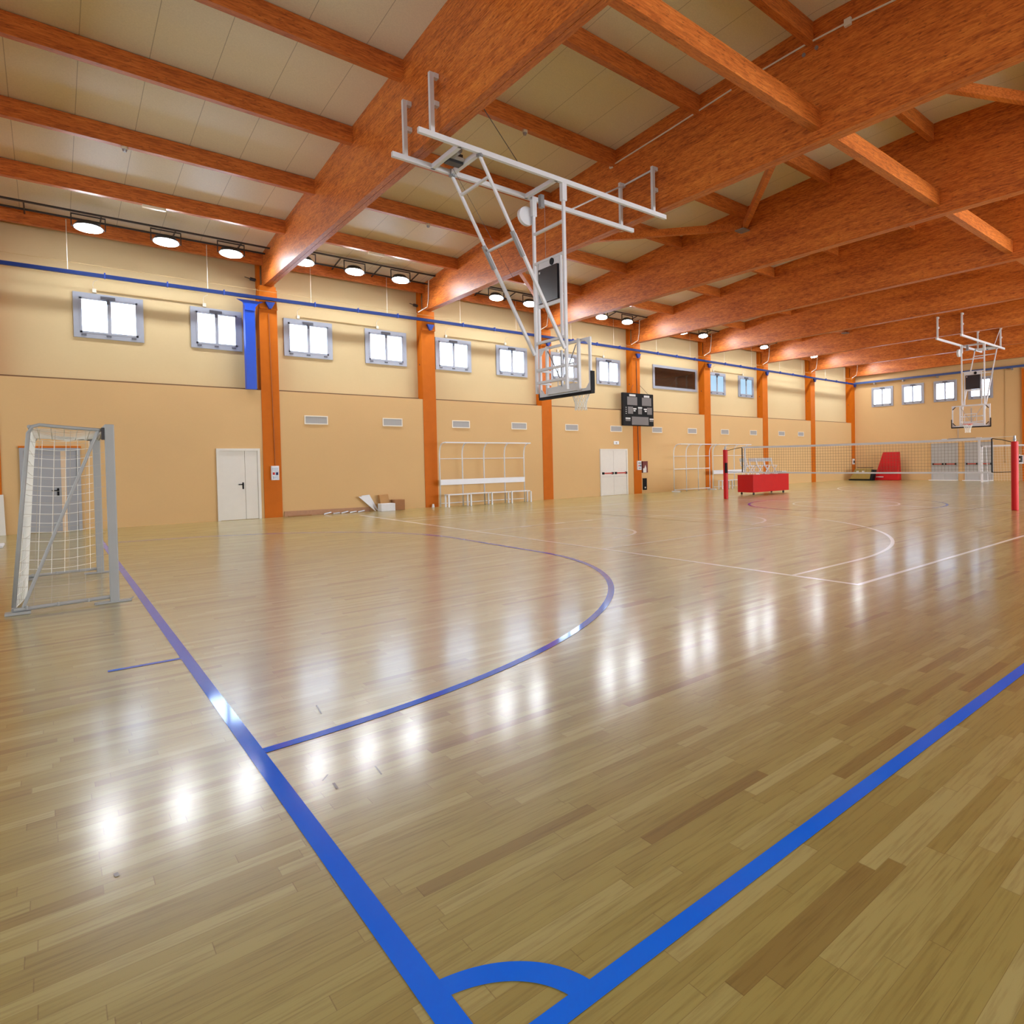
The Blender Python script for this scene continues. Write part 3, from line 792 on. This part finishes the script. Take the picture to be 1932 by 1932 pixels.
# back panel with sagging rows
for i in range(17):
    z = .08+i*.122
    pts = []
    for j in range(13):
        s = j/12.0; y = gy0+(gy1-gy0)*s; sag = .05*math.sin(PI*s)
        pts.append((backx(z)+.01+.10*math.sin(PI*s)*(1-z/2.2)*.6, y, max(.04, z-sag)))
    mb.path(pts, r, 4)
for j in range(22):
    y = gy0+.07+(gy1-gy0-.14)*j/21; s = (y-gy0)/(gy1-gy0)
    pts = [(backx(z)+.01+.10*math.sin(PI*s)*(1-z/2.2)*.6, y, max(.04, z-.05*math.sin(PI*s))) for z in (.08, .5, 1.0, 1.5, 2.03)]
    mb.path(pts, r, 4)
a.add(mb, 'back_net', 'string')
mb = MB()
for i in range(6): 
    x = -.82+i*.11; mb.path([(x, gy0+.02, 2.03), (x+.01, 9.83, 1.95), (x, gy1-.02, 2.03)], r, 4)
for j in range(22):
    y = gy0+.07+(gy1-gy0-.14)*j/21; s = (y-gy0)/(gy1-gy0); d = .08*math.sin(PI*s)
    mb.path([(-.88, y, 2.02), (-.55, y, 2.02-d), (gx-.04, y, 2.02)], r, 4)
a.add(mb, 'top_net', 'string')
for y, nm, mat in ((gy1-.02, 'side_net', 'string'), (gy0+.02, 'side_net', 'greystring')):
    mb = MB()
    zlo = .06
    for i in range(15):
        z = .16+i*.132; xb_ = backx(z)
        if mat == 'greystring' and i > 5: pass
        pts = [(xb_+(gx-.05-xb_)*q/6, y+.02*math.sin(q), z-.035*math.sin(PI*q/6)+.012*q/6) for q in range(7)]
        mb.path(pts, r if mat == 'string' else .0025, 4)
    for i in range(6):
        xt = -.80+i*.125
        pts = [(xt-(.10*(1-z/2.0))*(1-i/6.0), y+.015*math.sin(z*5), z) for z in (.06, .5, 1.0, 1.5, 2.0)]
        mb.path(pts, r if mat == 'string' else .0025, 4)
    a.add(mb, nm, mat)

# ------------------------------------------------------------------ ceiling-hung basketball hoops
def hoop(xb, yc_, d, zt, beams, label, reach0, reach1, cable=True):
    """xb board plane, d=+1 board faces +x; beams = x of the two beam faces carrying the rails"""
    t = thing('ceiling_basketball_hoop', (xb, yc_, 2.6), label, 'basketball hoop', None); a = At(t)
    ya, yb = yc_+.55, yc_-.55
    xp = xb-d*.35
    # two long rails
    for y in (ya, yb): a.add(MB().box(min(reach0, reach1), max(reach0, reach1), y-.035, y+.035, zt-.09, zt), 'ceiling_rail', 'white')
    # hangers bolted to the side of the beams
    for bx in beams:
        for y in (ya, yb):
            a.add(MB().bar((bx-.12, y, zt), (bx-.12, y, zt+.98), .07), 'hanger', 'white')
            a.add(MB().box(bx-.085, bx-.002, y-.045, y+.045, zt+.44, zt+.52).box(bx-.085, bx-.002, y-.045, y+.045, zt+.90, zt+.98), 'hanger_clamp', 'white')
    # cross bars
    q = [xb-d*2.5, xb-d*2.13, xb-d*.52]
    for x in q: a.add(MB().box(x-.035, x+.035, yb, ya, zt-.09, zt-.01), 'cross_bar', 'white')
    # winch between the first two cross bars
    a.add(MB().box(min(q[0], q[1])+.05, max(q[0], q[1])-.05, yc_-.05, yc_+.02, zt-.05, zt+.0).box(min(q[0], q[1])+.05, max(q[0], q[1])-.05, yc_+.2, yc_+.24, zt-.05, zt), 'winch_bracket', 'white')
    a.add(MB().box((q[0]+q[1])/2-.14, (q[0]+q[1])/2+.14, yc_+.0, yc_+.18, zt-.1, zt+.08), 'winch_motor', 'darkmetal')
    a.add(MB().tube(((q[0]+q[1])/2-.1, yc_-.3, zt), ((q[0]+q[1])/2-.1, yc_-.05, zt), .08, 12), 'winch_drum', 'steel')
    # vertical front posts
    P = {}
    zb0 = 2.98
    for y in (ya-.02, yb+.02):
        a.add(MB().bar((xp, y, zt-.35), (xp, y, zb0), .055), 'drop_post', 'white')
        a.add(MB().box(xp-.05, xp+.05, y-.05, y+.05, zt-.42, zt-.02), 'pivot_bracket', 'white')
    # diagonals, telescopic
    for y in (ya-.02, yb+.02):
        p0 = Vector((xb-d*2.13, y, zt-.1)); p1 = Vector((xp-d*.04, y, 3.78)); m_ = p0.lerp(p1, .42)
        a.add(MB().bar(p0, m_, .045), 'diagonal_arm', 'white')
        a.add(MB().bar(p0.lerp(p1, .38), p1, .055), 'diagonal_arm', 'white')
        a.add(MB().bar(p0.lerp(p1, .37)+Vector((-d*.03, 0, .0)), p0.lerp(p1, .50)+Vector((-d*.03, 0, .0)), .075, .05), 'telescope_sleeve', 'steel')
        a.add(MB().box(p0.x-.045, p0.x+.045, y-.045, y+.045, p0.z-.03, p0.z+.11).tube((p0.x, y-.06, p0.z), (p0.x, y+.06, p0.z), .025, 8), 'pivot_bracket', 'steel')
    p0 = Vector((xb-d*2.13, 0, zt-.1)); p1 = Vector((xp-d*.04, 0, 3.78))
    for f in (.10, .40):
        m_ = p0.lerp(p1, f); a.add(MB().bar((m_.x, ya-.02, m_.z), (m_.x, yb+.02, m_.z), .04), 'arm_rung', 'white')
    # rungs of the front ladder
    for z, w in ((6.28, .05), (5.66, .05)): a.add(MB().bar((xp, ya, z), (xp, yb, z), w), 'post_rung', 'white')
    # inner slider carrying the display and board
    for y in (yc_+.40, yc_-.40): a.add(MB().bar((xp+d*.0, y, 5.66), (xp+d*.0, y, 4.05), .045), 'slide_post', 'white')
    a.add(MB().box(xp-.02, xp+.02, yc_-.40, yc_+.40, 4.72, 4.79), 'post_rung', 'white')
    a.add(MB().box(xp-.015, xp+.015, yc_-.36, yc_+.36, 5.50, 5.64), 'top_plate', 'white')
    a.add(MB().box(xp-.05, xp+.05, yc_-.335, yc_+.335, 4.80, 5.49), 'shot_clock', 'screen')
    for y in (yc_+.27,): a.add(MB().box(xp-.06, xp-.051, y-.02, y+.02, 5.40, 5.44), 'clock_screw', 'white')
    a.add(MB().tube((xp-.03, yc_-.12, 5.58), (xp+.05, yc_-.12, 5.58), .07, 16), 'horn', 'black')
    # horizontal arms to the board
    for z in (4.02, 3.46, 3.20):
        a.add(MB().bar((xp, ya, z), (xp, yb, z), .05), 'post_rung', 'white')
        for y in (ya-.05, yb+.05):
            if z < 3.5: a.add(MB().bar((xp, y, z), (xb-d*.03, y, z), .045), 'board_arm', 'white')
    # board frame
    bz0, bz1, hy = 2.95, 4.00, .9
    f = MB(); xf0, xf1 = sorted((xb-d*.05, xb-d*.015))
    f.box(xf0, xf1, yc_-hy, yc_+hy, bz0, bz0+.06).box(xf0, xf1, yc_-hy, yc_+hy, bz1-.05, bz1).box(xf0, xf1, yc_-hy, yc_-hy+.06, bz0+.06, bz1-.05).box(xf0, xf1, yc_+hy-.06, yc_+hy, bz0+.06, bz1-.05)
    a.add(f, 'board_frame', 'white')
    xm = xb-d*.09
    for y in (yc_+.53, yc_-.58): a.add(MB().bar((xm, y, bz0+.02), (xm, y, bz1), .055), 'stiffener', 'white')
    a.add(MB().box(min(xm, xm+.02)-.02, max(xm, xm+.02)+.02, yc_-.58, yc_+.53, bz0+.03, bz0+.17), 'stiffener', 'white')
    a.add(MB().tube((xm, yc_+.5, bz1-.1), (xm, yc_+.05, 3.25), .013, 6).tube((xm, yc_-.5, bz1-.1), (xm, yc_-.05, 3.25), .013, 6), 'diagonal_rod', 'steel')
    a.add(MB().bar((xm, yc_, 3.1), (xm, yc_, 3.85), .04), 'stiffener', 'steel')
    g = MB()
    for sy, sz in ((1, 1), (1, -1), (-1, 1), (-1, -1)):
        cy_ = yc_+sy*(hy-.06); cz = (bz1-.05) if sz > 0 else bz0+.06
        g.prism([(cy_, cz), (cy_-sy*.1, cz), (cy_, cz-sz*.1)], 'X', xf0, xf1)
    a.add(g, 'corner_gusset', 'white')
    x0_, x1_ = sorted((xb-d*.014, xb))
    a.add(MB().box(x0_, x1_, yc_-hy, yc_+hy, bz0, bz1), 'backboard', 'clear')
    lw = .03; x0_, x1_ = sorted((xb+d*.001, xb+d*.004)); l = MB()
    l.box(x0_, x1_, yc_-.295, yc_+.295, 3.13, 3.13+lw).box(x0_, x1_, yc_-.295, yc_+.295, 3.55, 3.55+lw).box(x0_, x1_, yc_-.295, yc_-.295+lw, 3.16, 3.55).box(x0_, x1_, yc_+.295-lw, yc_+.295, 3.16, 3.55)
    a.add(l, 'target_rectangle', 'white')
    pd = MB(); x0_, x1_ = sorted((xb-d*.06, xb+d*.03))
    pd.box(x0_, x1_, yc_-hy-.02, yc_+hy+.02, bz0-.055, bz0).box(x0_, x1_, yc_-hy-.025, yc_-hy, bz0, bz0+.38).box(x0_, x1_, yc_+hy, yc_+hy+.025, bz0, bz0+(.38 if d < 0 else .1))
    a.add(pd, 'edge_padding', 'black')
    # rim and net
    rx = xb+d*.375; rz = 3.05
    rim = a.add(MB().path([(rx+.225*math.cos(u*PI/16), yc_+.225*math.sin(u*PI/16), rz) for u in range(33)], .011, 6), 'rim', 'rim', smooth=True)
    a.add(MB().box(min(xb, rx-d*.2), max(xb, rx-d*.2), yc_-.06, yc_+.06, rz-.04, rz+.0), 'rim_bracket', 'rim')
    nb = MB(); N_ = 12; R_ = [.225, .19, .155, .13, .12, .13]; Z_ = [0, -.08, -.16, -.24, -.32, -.41]
    for L_ in range(5):
        for u in range(N_):
            for s_ in (-.5, .5):
                t0 = 2*PI*(u+.5*(L_ % 2))/N_; t1 = t0+s_*2*PI/N_
                nb.path([(rx+R_[L_]*math.cos(t0), yc_+R_[L_]*math.sin(t0), rz+Z_[L_]), (rx+R_[L_+1]*math.cos(t1), yc_+R_[L_+1]*math.sin(t1), rz+Z_[L_+1])], .006, 4)
    a.add(nb, 'net', 'string', rim)
    # counterweight drum
    a.add(MB().tube((xp-.12, ya+.02, zt-.42), (xp-.12, ya+.11, zt-.42), .19, 28), 'reel_drum', 'white')
    a.add(MB().box(xp-.03, xp+.05, yc_+.2, yc_+.3, zt-.32, zt-.06), 'pulley_block', 'steel')
    # hoisting cable
    if cable:
        a.add(MB().tube((xb-d*2.2, yc_+.35, zt-.05), (xp-d*.6, yc_+.35, 5.2), .004, 5), 'hoist_cable', 'darkmetal')
        a.add(MB().tube((xp, yc_+.12, zt-.3), (xp, yc_+.12, 4.9), .004, 5), 'hoist_cable', 'steel')
    return t, a
t, a = hoop(7.0, 9.33, 1, 7.08, (colx(1)+.13, colx(2)+.13), 'white ceiling-hung basketball frame and backboard seen from behind, nearest', 3.76, 9.44)
# stays of the near frame
a.add(MB().tube((5.62, 8.78, 7.1), (4.37, 7.85, 7.32), .008, 6), 'stay_cable', 'darkmetal')
a.add(MB().tube((colx(2)+.1, 9.9, 8.02), (colx(2)+.1, 8.8, 8.05), .022, 8), 'stay_rod', 'white')
a.add(MB().tube((colx(2)+.05, 9.85, 8.0), (7.6, 9.88, 7.05), .018, 8), 'stay_rod', 'white')
t, a = hoop(31.8, 10.32, -1, 7.05, (colx(6)+.13, colx(7)+.13), 'white ceiling-hung basketball frame with backboard facing us, at the far end', 29.2, 34.95, cable=False)
a.add(MB().tube((colx(7)+.08, 9.8, 8.0), (33.6, 9.8, 7.06), .018, 8), 'stay_rod', 'white')
for sy, sz in ((1, 1), (1, -1), (-1, 1), (-1, -1)):
    cy_, cz = 10.32+sy*.8, 3.475+sz*.42
    a.add(MB().bar((31.77, cy_-sy*.09, cz+sz*.04), (31.77, cy_+sy*.04, cz-sz*.09), .03), 'corner_mark', 'black')

# ------------------------------------------------------------------ volleyball net and posts
NX = 18.43
for y, lab in ((14.70, 'red padded volleyball post at the left end of the net, nearer the side wall'), (4.345, 'red padded volleyball post at the right end of the net')):
    t = thing('volleyball_post', (NX, y, 0), lab, 'post'); a = At(t)
    a.add(MB().tube((NX, y, 0.002), (NX, y, 1.90 if y < 10 else 1.93), .092, 20), 'padding', 'redpad', smooth=False, bevel=.012)
    a.add(MB().tube((NX, y, 1.9), (NX, y, 2.06), .03, 12).box(NX-.05, NX+.05, y-.03, y+.03, 1.93, 1.97), 'post_head', 'steel')
    if y > 10: a.add(MB().box(NX-.105, NX-.02, y-.12, y-.05, 1.02, 1.42), 'tension_winch', 'black')
    else: 
        for z in (1.52, 1.4): a.add(MB().tube((NX+.05, y-.09, z), (NX+.06, y-.12, z), .03, 10), 'clasp', 'white')
t = thing('volleyball_net', (NX, 9.4, 1.02), 'long volleyball net with white tapes stretched between the red posts', 'net'); a = At(t)
y0, y1, z0, z1 = 4.93, 13.86, 1.04, 2.0
def sag(y, z): 
    s = (y-y0)/(y1-y0); return z-.03*math.sin(PI*s)*(1 if z > 1.5 else .6)
mb = MB()
nv = 89
for i in range(nv+1):
    y = y0+(y1-y0)*i/nv; mb.bar((NX, y, sag(y, z0)), (NX, y, sag(y, z1)), .0045)
for j in range(1, 10):
    for i in range(12):
        ya_, yb_ = y0+(y1-y0)*i/12, y0+(y1-y0)*(i+1)/12; z = z0+(z1-z0)*j/10
        mb.bar((NX, ya_, sag(ya_, z)), (NX, yb_, sag(yb_, z)), .005)
a.add(mb, 'mesh', plain('dark_net_cord', (92, 80, 60), .8))
for z, w, nm in ((2.0, .07, 'top_tape'), (1.045, .05, 'bottom_tape')):
    mb = MB()
    for i in range(12):
        ya_, yb_ = y0+(y1-y0)*i/12, y0+(y1-y0)*(i+1)/12
        mb.bar((NX, ya_, sag(ya_, z)), (NX, yb_, sag(yb_, z)), .012, w)
    a.add(mb, nm, 'white')
for y in (5.27, 13.72): a.add(MB().box(NX-.01, NX+.01, y-.03, y+.03, 1.02, 2.03), 'side_band', 'white')
for y in (y0, y1): a.add(MB().bar((NX, y, z0), (NX, y, z1), .03), 'end_rope', 'black')
for (q, py_) in ((y1, 14.62), (y0, 4.43)):
    s = 1 if py_ > q else -1
    a.add(MB().path([(NX, q, 2.0), (NX, (q+py_)/2, 1.96), (NX, py_, 1.89)], .011, 5), 'tie_rope', 'black')
    a.add(MB().path([(NX, q, 1.05), (NX, (q+py_)/2, 1.05), (NX, py_, 1.06)], .010, 5), 'tie_rope', 'black')
    a.add(MB().path([(NX, q, 2.03), (NX, py_+s*.08, 2.04)], .008, 5), 'tie_rope', 'string')

# ------------------------------------------------------------------ red cart with chairs
t = thing('red_cart', (22.2, 15.6, 0), 'red boxed cart on castors carrying white chairs behind the net', 'cart'); a = At(t)
cx0, cx1, cy0, cy1 = 20.83, 23.45, 15.2, 16.05
a.add(MB().box(cx0, cx1, cy0, cy1, .12, .86), 'body', 'redpad', bevel=.01)
a.add(MB().box(cx0-.01, cx1+.01, cy0-.01, cy1+.01, .861, .872), 'top', 'redpad')
for x in (cx0+.15, cx1-.3):
    for y in (cy0+.1, cy1-.1):
        a.add(MB().tube((x, y-.02, .055), (x, y+.02, .055), .05, 14).box(x-.02, x+.02, y-.03, y+.03, .06, .119), 'castor', 'darkmetal')
pc = None
CH = [(21.16, 15.75, 'leftmost'), (21.74, 15.7, 'second from the left'), (22.27, 15.72, 'second from the right'), (22.78, 15.68, 'rightmost')]
for i, (x, y, w) in enumerate(CH):
    lab = 'white chair standing on the red cart, %s of the four' % w
    if pc is None:
        t = thing('stacked_chair', (0, 0, 0), lab, 'chair', 'white chairs on the red cart')
        MB().prism([(-.2, 0), (.22, 0), (.24, .02), (-.2, .035)], 'Y', -.2, .2).build('seat', 'white', t).location = (0, 0, .36)
        for s in (-1, 1):
            MB().bar((-.16, s*.18, 0), (.18, s*.18, .37), .025).build('leg', 'white', t)
            MB().bar((.2, s*.18, 0), (-.18, s*.18, .37), .025).build('leg', 'white', t)
            MB().bar((-.2, s*.19, .36), (-.29, s*.19, .70), .03).build('back_upright', 'white', t)
        MB().quadbox([(-.27, -.19, .55), (-.25, -.19, .55), (-.25, .19, .55), (-.27, .19, .55), (-.30, -.19, .70), (-.28, -.19, .70), (-.28, .19, .70), (-.30, .19, .70)]).build('backrest', 'white', t)
        pc = t; o = t
    else: o = copy_tree(pc)
    o.location = (x, y, .885); o['label'] = lab; o.rotation_euler = (0, 0, math.radians(-6+3*i))
t = thing('tray', (23.1, 15.6, .876), 'white and black flat tray at the right end of the red cart', 'tray'); a = At(t)
a.add(MB().box(23.08, 23.44, 15.3, 15.75, .95, .98), 'lid', 'white'); a.add(MB().box(23.12, 23.42, 15.34, 15.72, .876, .948), 'base', 'darkmetal')
for i, (x, w) in enumerate(((21.25, 'left'), (21.9, 'middle'), (22.55, 'right'))):
    o = MB().tube((x, 15.26, .876), (x, 15.26, .90), .1, 16, r2=.07).build('white_plate', 'white', loc=(x, 15.26, .876))
    tag(o, 'small white plastic piece on the front edge of the red cart, %s one' % w, 'plastic piece', 'white plastic pieces on the cart')

# ------------------------------------------------------------------ things at the end wall
t = thing('red_mat', (38.9, 18.3, 0), 'tall red padded mat leaning by the end wall, tapering to the top', 'mat'); a = At(t)
a.add(MB().quadbox([(38.8, 17.35, 0.002), (38.8, 19.05, 0.002), (39.3, 19.05, 0.002), (39.3, 17.35, 0.002), (39.1, 17.42, 1.86), (39.1, 18.52, 1.86), (39.3, 18.52, 1.86), (39.3, 17.42, 1.86)]), 'padding', 'redpad', bevel=.04)
mb = MB()
for z in (.42, .55, .68, .80, .92): mb.bar((38.79+.3*z/1.86, 17.45, z), (38.79+.3*z/1.86, 18.9-.3*z, z+.03), .02)
a.add(mb, 'fold_seam', plain('dark_red_seam', (150, 16, 22), .4))
a.add(MB().box(38.76, 38.80, 18.35, 18.85, .2, .25), 'pale_print', 'caption')
t = thing('mat_trolley', (38.5, 19.75, 0), 'low olive mat trolley with black ends in the far corner', 'trolley'); a = At(t)
a.add(MB().quadbox([(38.2, 19.0, .08), (38.2, 20.45, .08), (38.6, 20.45, .08), (38.6, 19.0, .08), (38.3, 18.95, .78), (38.3, 20.1, .78), (38.6, 20.1, .78), (38.6, 18.95, .78)]), 'mat_body', 'olive', bevel=.03)
a.add(MB().quadbox([(38.15, 18.85, .02), (38.15, 18.99, .02), (38.6, 18.99, .02), (38.6, 18.85, .02), (38.35, 18.7, .70), (38.35, 18.93, .72), (38.6, 18.93, .72), (38.6, 18.7, .70)]), 'end_cap', 'black')
a.add(MB().box(38.15, 38.65, 18.9, 20.5, .002, .075), 'base_frame', 'black')
a.add(MB().bar((38.5, 20.05, .84), (38.5, 18.9, .84), .03), 'handle_bar', 'black')
for y in (19.9, 19.5): a.add(MB().quadbox([(38.24, y-.08, .5), (38.24, y+.08, .5), (38.28, y+.08, .5), (38.28, y-.08, .5), (38.26, y-.08, .64), (38.26, y+.08, .64), (38.3, y+.08, .64), (38.3, y-.08, .64)]), 'pale_label', 'caption')
t = thing('socket_panel', (39.3, YW-.05, 1.1), 'small white socket panel at the corner column by the trolley', 'switch panel'); a = At(t)
a.add(MB().box(39.5, 39.7, YW-.1, YW-.022, 1.05, 1.45), 'case', 'white'); a.add(MB().box(39.52, 39.68, YW-.12, YW-.101, 1.15, 1.32), 'socket', 'darkmetal')
t = thing('wall_conduit', (XE-.02, 11.32, 1.1), 'vertical conduit with a switch on the end wall near the right net post', 'conduit'); a = At(t)
a.add(MB().tube((XE-.02, 11.32, 1.2), (XE-.02, 11.30, 6.55), .016, 6), 'tube', 'brown')
a.add(MB().tube((XE-.06, 11.34, 1.12), (XE-.002, 11.34, 1.12), .07, 14), 'switch', 'brown')
t = thing('door_conduit', (XE-.02, 14, 2.55), 'horizontal conduit with emergency lamps above the end wall doors', 'conduit'); a = At(t)
a.add(MB().tube((XE-.03, 14.6, 2.6), (XE-.03, 13.0, 2.6), .022, 6).tube((XE-.03, 14.0, 2.6), (XE-.03, 14.0, 3.4), .014, 6), 'tube', 'steel')
a.add(MB().box(XE-.1, XE-.002, 14.7, 14.98, 2.47, 2.6), 'emergency_lamp', 'white')
a.add(MB().box(XE-.1, XE-.002, 12.62, 12.92, 2.5, 2.62), 'emergency_lamp', 'white')
t = thing('socket_panel', (XE-.13, 10.2, 1.2), 'dark socket panel on the end wall column at the right edge', 'switch panel'); a = At(t)
a.add(MB().box(XE-.2, XE-.122, 10.32, 10.6, 1.0, 1.5), 'case', 'white'); a.add(MB().box(XE-.215, XE-.201, 10.36, 10.54, 1.1, 1.45), 'socket', 'black')

t = thing('far_goal', (37.5, 11.5, 0), 'white far goal frame in front of the end wall doors, partly behind the net', 'goal'); a = At(t)
for y in (11.62, 8.6): a.add(MB().bar((37.0, y, 0.002), (37.0, y, 2.08), .09), 'goal_post', 'white')
a.add(MB().bar((37.0, 11.66, 2.04), (37.0, 8.56, 2.04), .09), 'crossbar', 'white')
for y in (11.62, 8.6): 
    a.add(MB().tube((37.04, y, 2.0), (37.7, y, 2.0), .02, 6).tube((37.7, y, 2.0), (37.95, y, .05), .02, 6).tube((37.95, y, .04), (37.04, y, .04), .02, 6), 'side_frame', 'white')
mb = MB()
for i in range(20):
    y = 11.5-i*.15; mb.path([(37.7, y, 2.0), (37.95, y, .05)], .003, 4)
for i in range(13):
    z = .15+i*.15; mb.path([(37.95-.25*z/2, 11.6, z), (37.95-.25*z/2, 8.62, z)], .003, 4)
a.add(mb, 'back_net', 'string')

# ------------------------------------------------------------------ clutter along the side wall
t = thing('plank', (5.75, 20.85, 0), 'long low brown board lying against the wall base right of the first orange column', 'board'); a = At(t)
a.add(MB().quadbox([(4.52, 20.93, .002), (7.1, 20.93, .002), (7.1, 20.98, .002), (4.52, 20.98, .002), (4.52, 20.95, .17), (7.1, 20.95, .15), (7.1, 20.98, .15), (4.52, 20.98, .17)]), 'face', 'board')
t = thing('plank', (5.9, 20.7, 0), 'second thin dark strip lying on the floor before the long board', 'board'); a = At(t)
a.add(MB().box(4.6, 5.25, 20.82, 20.9, .002, .03), 'strip', 'carddark')
random.seed(2)
for i in range(5):
    x = 5.6+i*.26; o = MB().bar((x, 20.74+.04*random.random(), .022), (x+.22, 20.80, .03+.04*random.random()), .04, .03).build('metal_offcut', 'steel')
    tag(o, 'short grey offcut in the small heap before the long board', 'offcut', 'grey offcuts heaped by the wall')
o = MB().box(7.28, 7.75, 20.42, 20.74, .002, .26).build('white_box', 'styro', bevel=.01, loc=(7.5, 20.58, .002)); tag(o, 'small white box on the floor in front of the cardboard boxes', 'box')
for i, (dx, dz, l) in enumerate(((-.02, .0, 'front'), (.09, .03, 'rear'))):
    o = MB().quadbox([(7.22+dx, 20.78+.07*i, .02), (7.26+dx, 20.78+.07*i, .0), (7.26+dx, 20.80+.07*i, .0), (7.22+dx, 20.80+.07*i, .02),
                      (6.72+dx, 20.84+.055*i, .52+dz), (6.98+dx, 20.84+.055*i, .54+dz), (6.98+dx, 20.86+.055*i, .54+dz), (6.72+dx, 20.86+.055*i, .52+dz)]).build('leaning_board', 'styro')
    tag(o, 'narrow white board leaning out of the carton heap, %s one' % l, 'board', 'white panels leaning by the cartons')
o = MB().quadbox([(7.42, 20.76, .002), (7.72, 20.76, .002), (7.72, 20.95, .002), (7.42, 20.95, .002), (7.36, 20.80, .54), (7.66, 20.80, .56), (7.66, 20.96, .56), (7.36, 20.96, .54)]).build('cardboard_box', 'card', bevel=.005)
tag(o, 'upright open cardboard box behind the small white box', 'box')
o = MB().box(7.80, 8.15, 20.6, 20.94, .002, .36).build('cardboard_box', 'carddark', bevel=.005, loc=(7.97, 20.77, .002)); tag(o, 'closed brown cardboard box, rightmost of the heap', 'box')
o = MB().quadbox([(-2.5, 20.9, .002), (-1.56, 20.9, .002), (-1.56, 20.95, .002), (-2.5, 20.95, .002), (-2.5, 20.93, 1.0), (-1.58, 20.93, 1.0), (-1.58, 20.965, 1.0), (-2.5, 20.965, 1.0)]).build('leaning_board', 'door')
tag(o, 'pale board leaning on the wall at the left edge of the view', 'board')
o = MB().box(-2.1, -1.47, 17.2, 17.9, .002, .05).build('white_sheet', 'styro', bevel=.01, loc=(-1.8, 17.5, .002)); tag(o, 'flat white sheet on the floor at the left edge', 'sheet')
o = MB().tube((9.28, 20.85, .002), (9.28, 20.85, .12), .05, 12, r2=.03).build('small_bottle', 'styro'); tag(o, 'small white object on the floor at the foot of the column by the team bench', 'bottle')

# ------------------------------------------------------------------ small ceiling fittings
def fit(name, x, y, z, lab):
    t = thing(name, (x, y, z), lab, 'sensor', 'small round fittings under the purlins'); a = At(t)
    a.add(MB().tube((x, y, z), (x, y, z-.05), .06, 14), 'base', 'offwhite'); a.add(MB().tube((x, y, z-.05), (x, y, z-.1), .045, 14, r2=.03), 'dome', 'steel')
def pb(i): return min(rooftop(PY[i]), rooftop(PY[i]+.14))-.364
fit('smoke_detector', .55, PY[2]+.07, pb(2), 'small detector under the purlin above the goal')
fit('smoke_detector', 6.72, PY[4]+.07, pb(4), 'small round detector under the purlin above the near hoop frame')
fit('smoke_detector', 7.0, PY[2]+.07, pb(2), 'small detector under the purlin nearer the side wall, left of the near hoop frame')
t = thing('emergency_lamp', (1.3, PY[1]+.07, pb(1)), 'slim white emergency lamp under the purlin above the floodlights at left', 'lamp'); a = At(t)
a.add(MB().box(1.05, 1.5, PY[1]+.02, PY[1]+.12, pb(1)-.06, pb(1)), 'cover', 'neon')
t = thing('emergency_lamp', (6.6, PY[1]+.07, pb(1)), 'slim white emergency lamp under the purlin in the bay of the near hoop', 'lamp'); a = At(t)
a.add(MB().box(6.35, 6.8, PY[1]+.02, PY[1]+.12, pb(1)-.06, pb(1)), 'cover', 'neon')
t = thing('beam_conduit', (colx(2)+.1, 6.5, 8.8), 'pale conduit with a junction box on the side of the second roof beam', 'conduit'); a = At(t)
xx = colx(2)+.105
a.add(MB().path([(xx, 10.3, 8.63), (xx, 8.3, 8.73), (xx, 6.6, 8.84)], .016, 6).path([(xx, 6.05, 8.88), (xx, 4.9, 8.90), (xx, 4.05, 8.87), (xx, 2.6, 8.76), (xx, 1.2, 8.64)], .016, 6), 'tube', 'offwhite')
a.add(MB().box(xx-.03, xx+.02, 4.0, 4.12, 8.81, 8.93), 'junction_box', 'offwhite')
a.add(MB().box(xx-.02, xx+.02, 10.26, 10.36, 8.58, 8.68), 'end_box', 'offwhite')
for y, z, w in ((4.94, 8.745, 'left'), (4.68, 8.751, 'right')):
    o = MB().tube((colx(2)+.11, y, z), (colx(2)+.13, y, z), .035, 14).build('bolt_plate', 'steel'); tag(o, 'small round bolt plate on the second roof beam, %s one' % w, 'bolt', 'bolt plates on the second roof beam')
# security cameras beside the first column
for k in (1, 2):
    for z, w in ((7.9, 'upper'), (7.35, 'lower')):
        x = colx(k)
        if k == 2 and w == 'upper': continue
        t = thing('wall_spotlight', (x-.06, YU-.1, z), 'small dark fitting on the fork plate of the %s column, %s one' % (['', 'second', 'third'][k], w), 'fitting', None); a = At(t)
        a.add(MB().tube((x-.16, YU-.16, z), (x-.02, YU-.16, z-.02), .05, 10), 'head', 'darkmetal'); a.add(MB().tube((x-.3, YU-.16, z+.03), (x-.16, YU-.16, z), .012, 6).bar((x-.02, YU-.16, z), (x+.01, YU-.1, z), .03), 'arm', 'darkmetal')
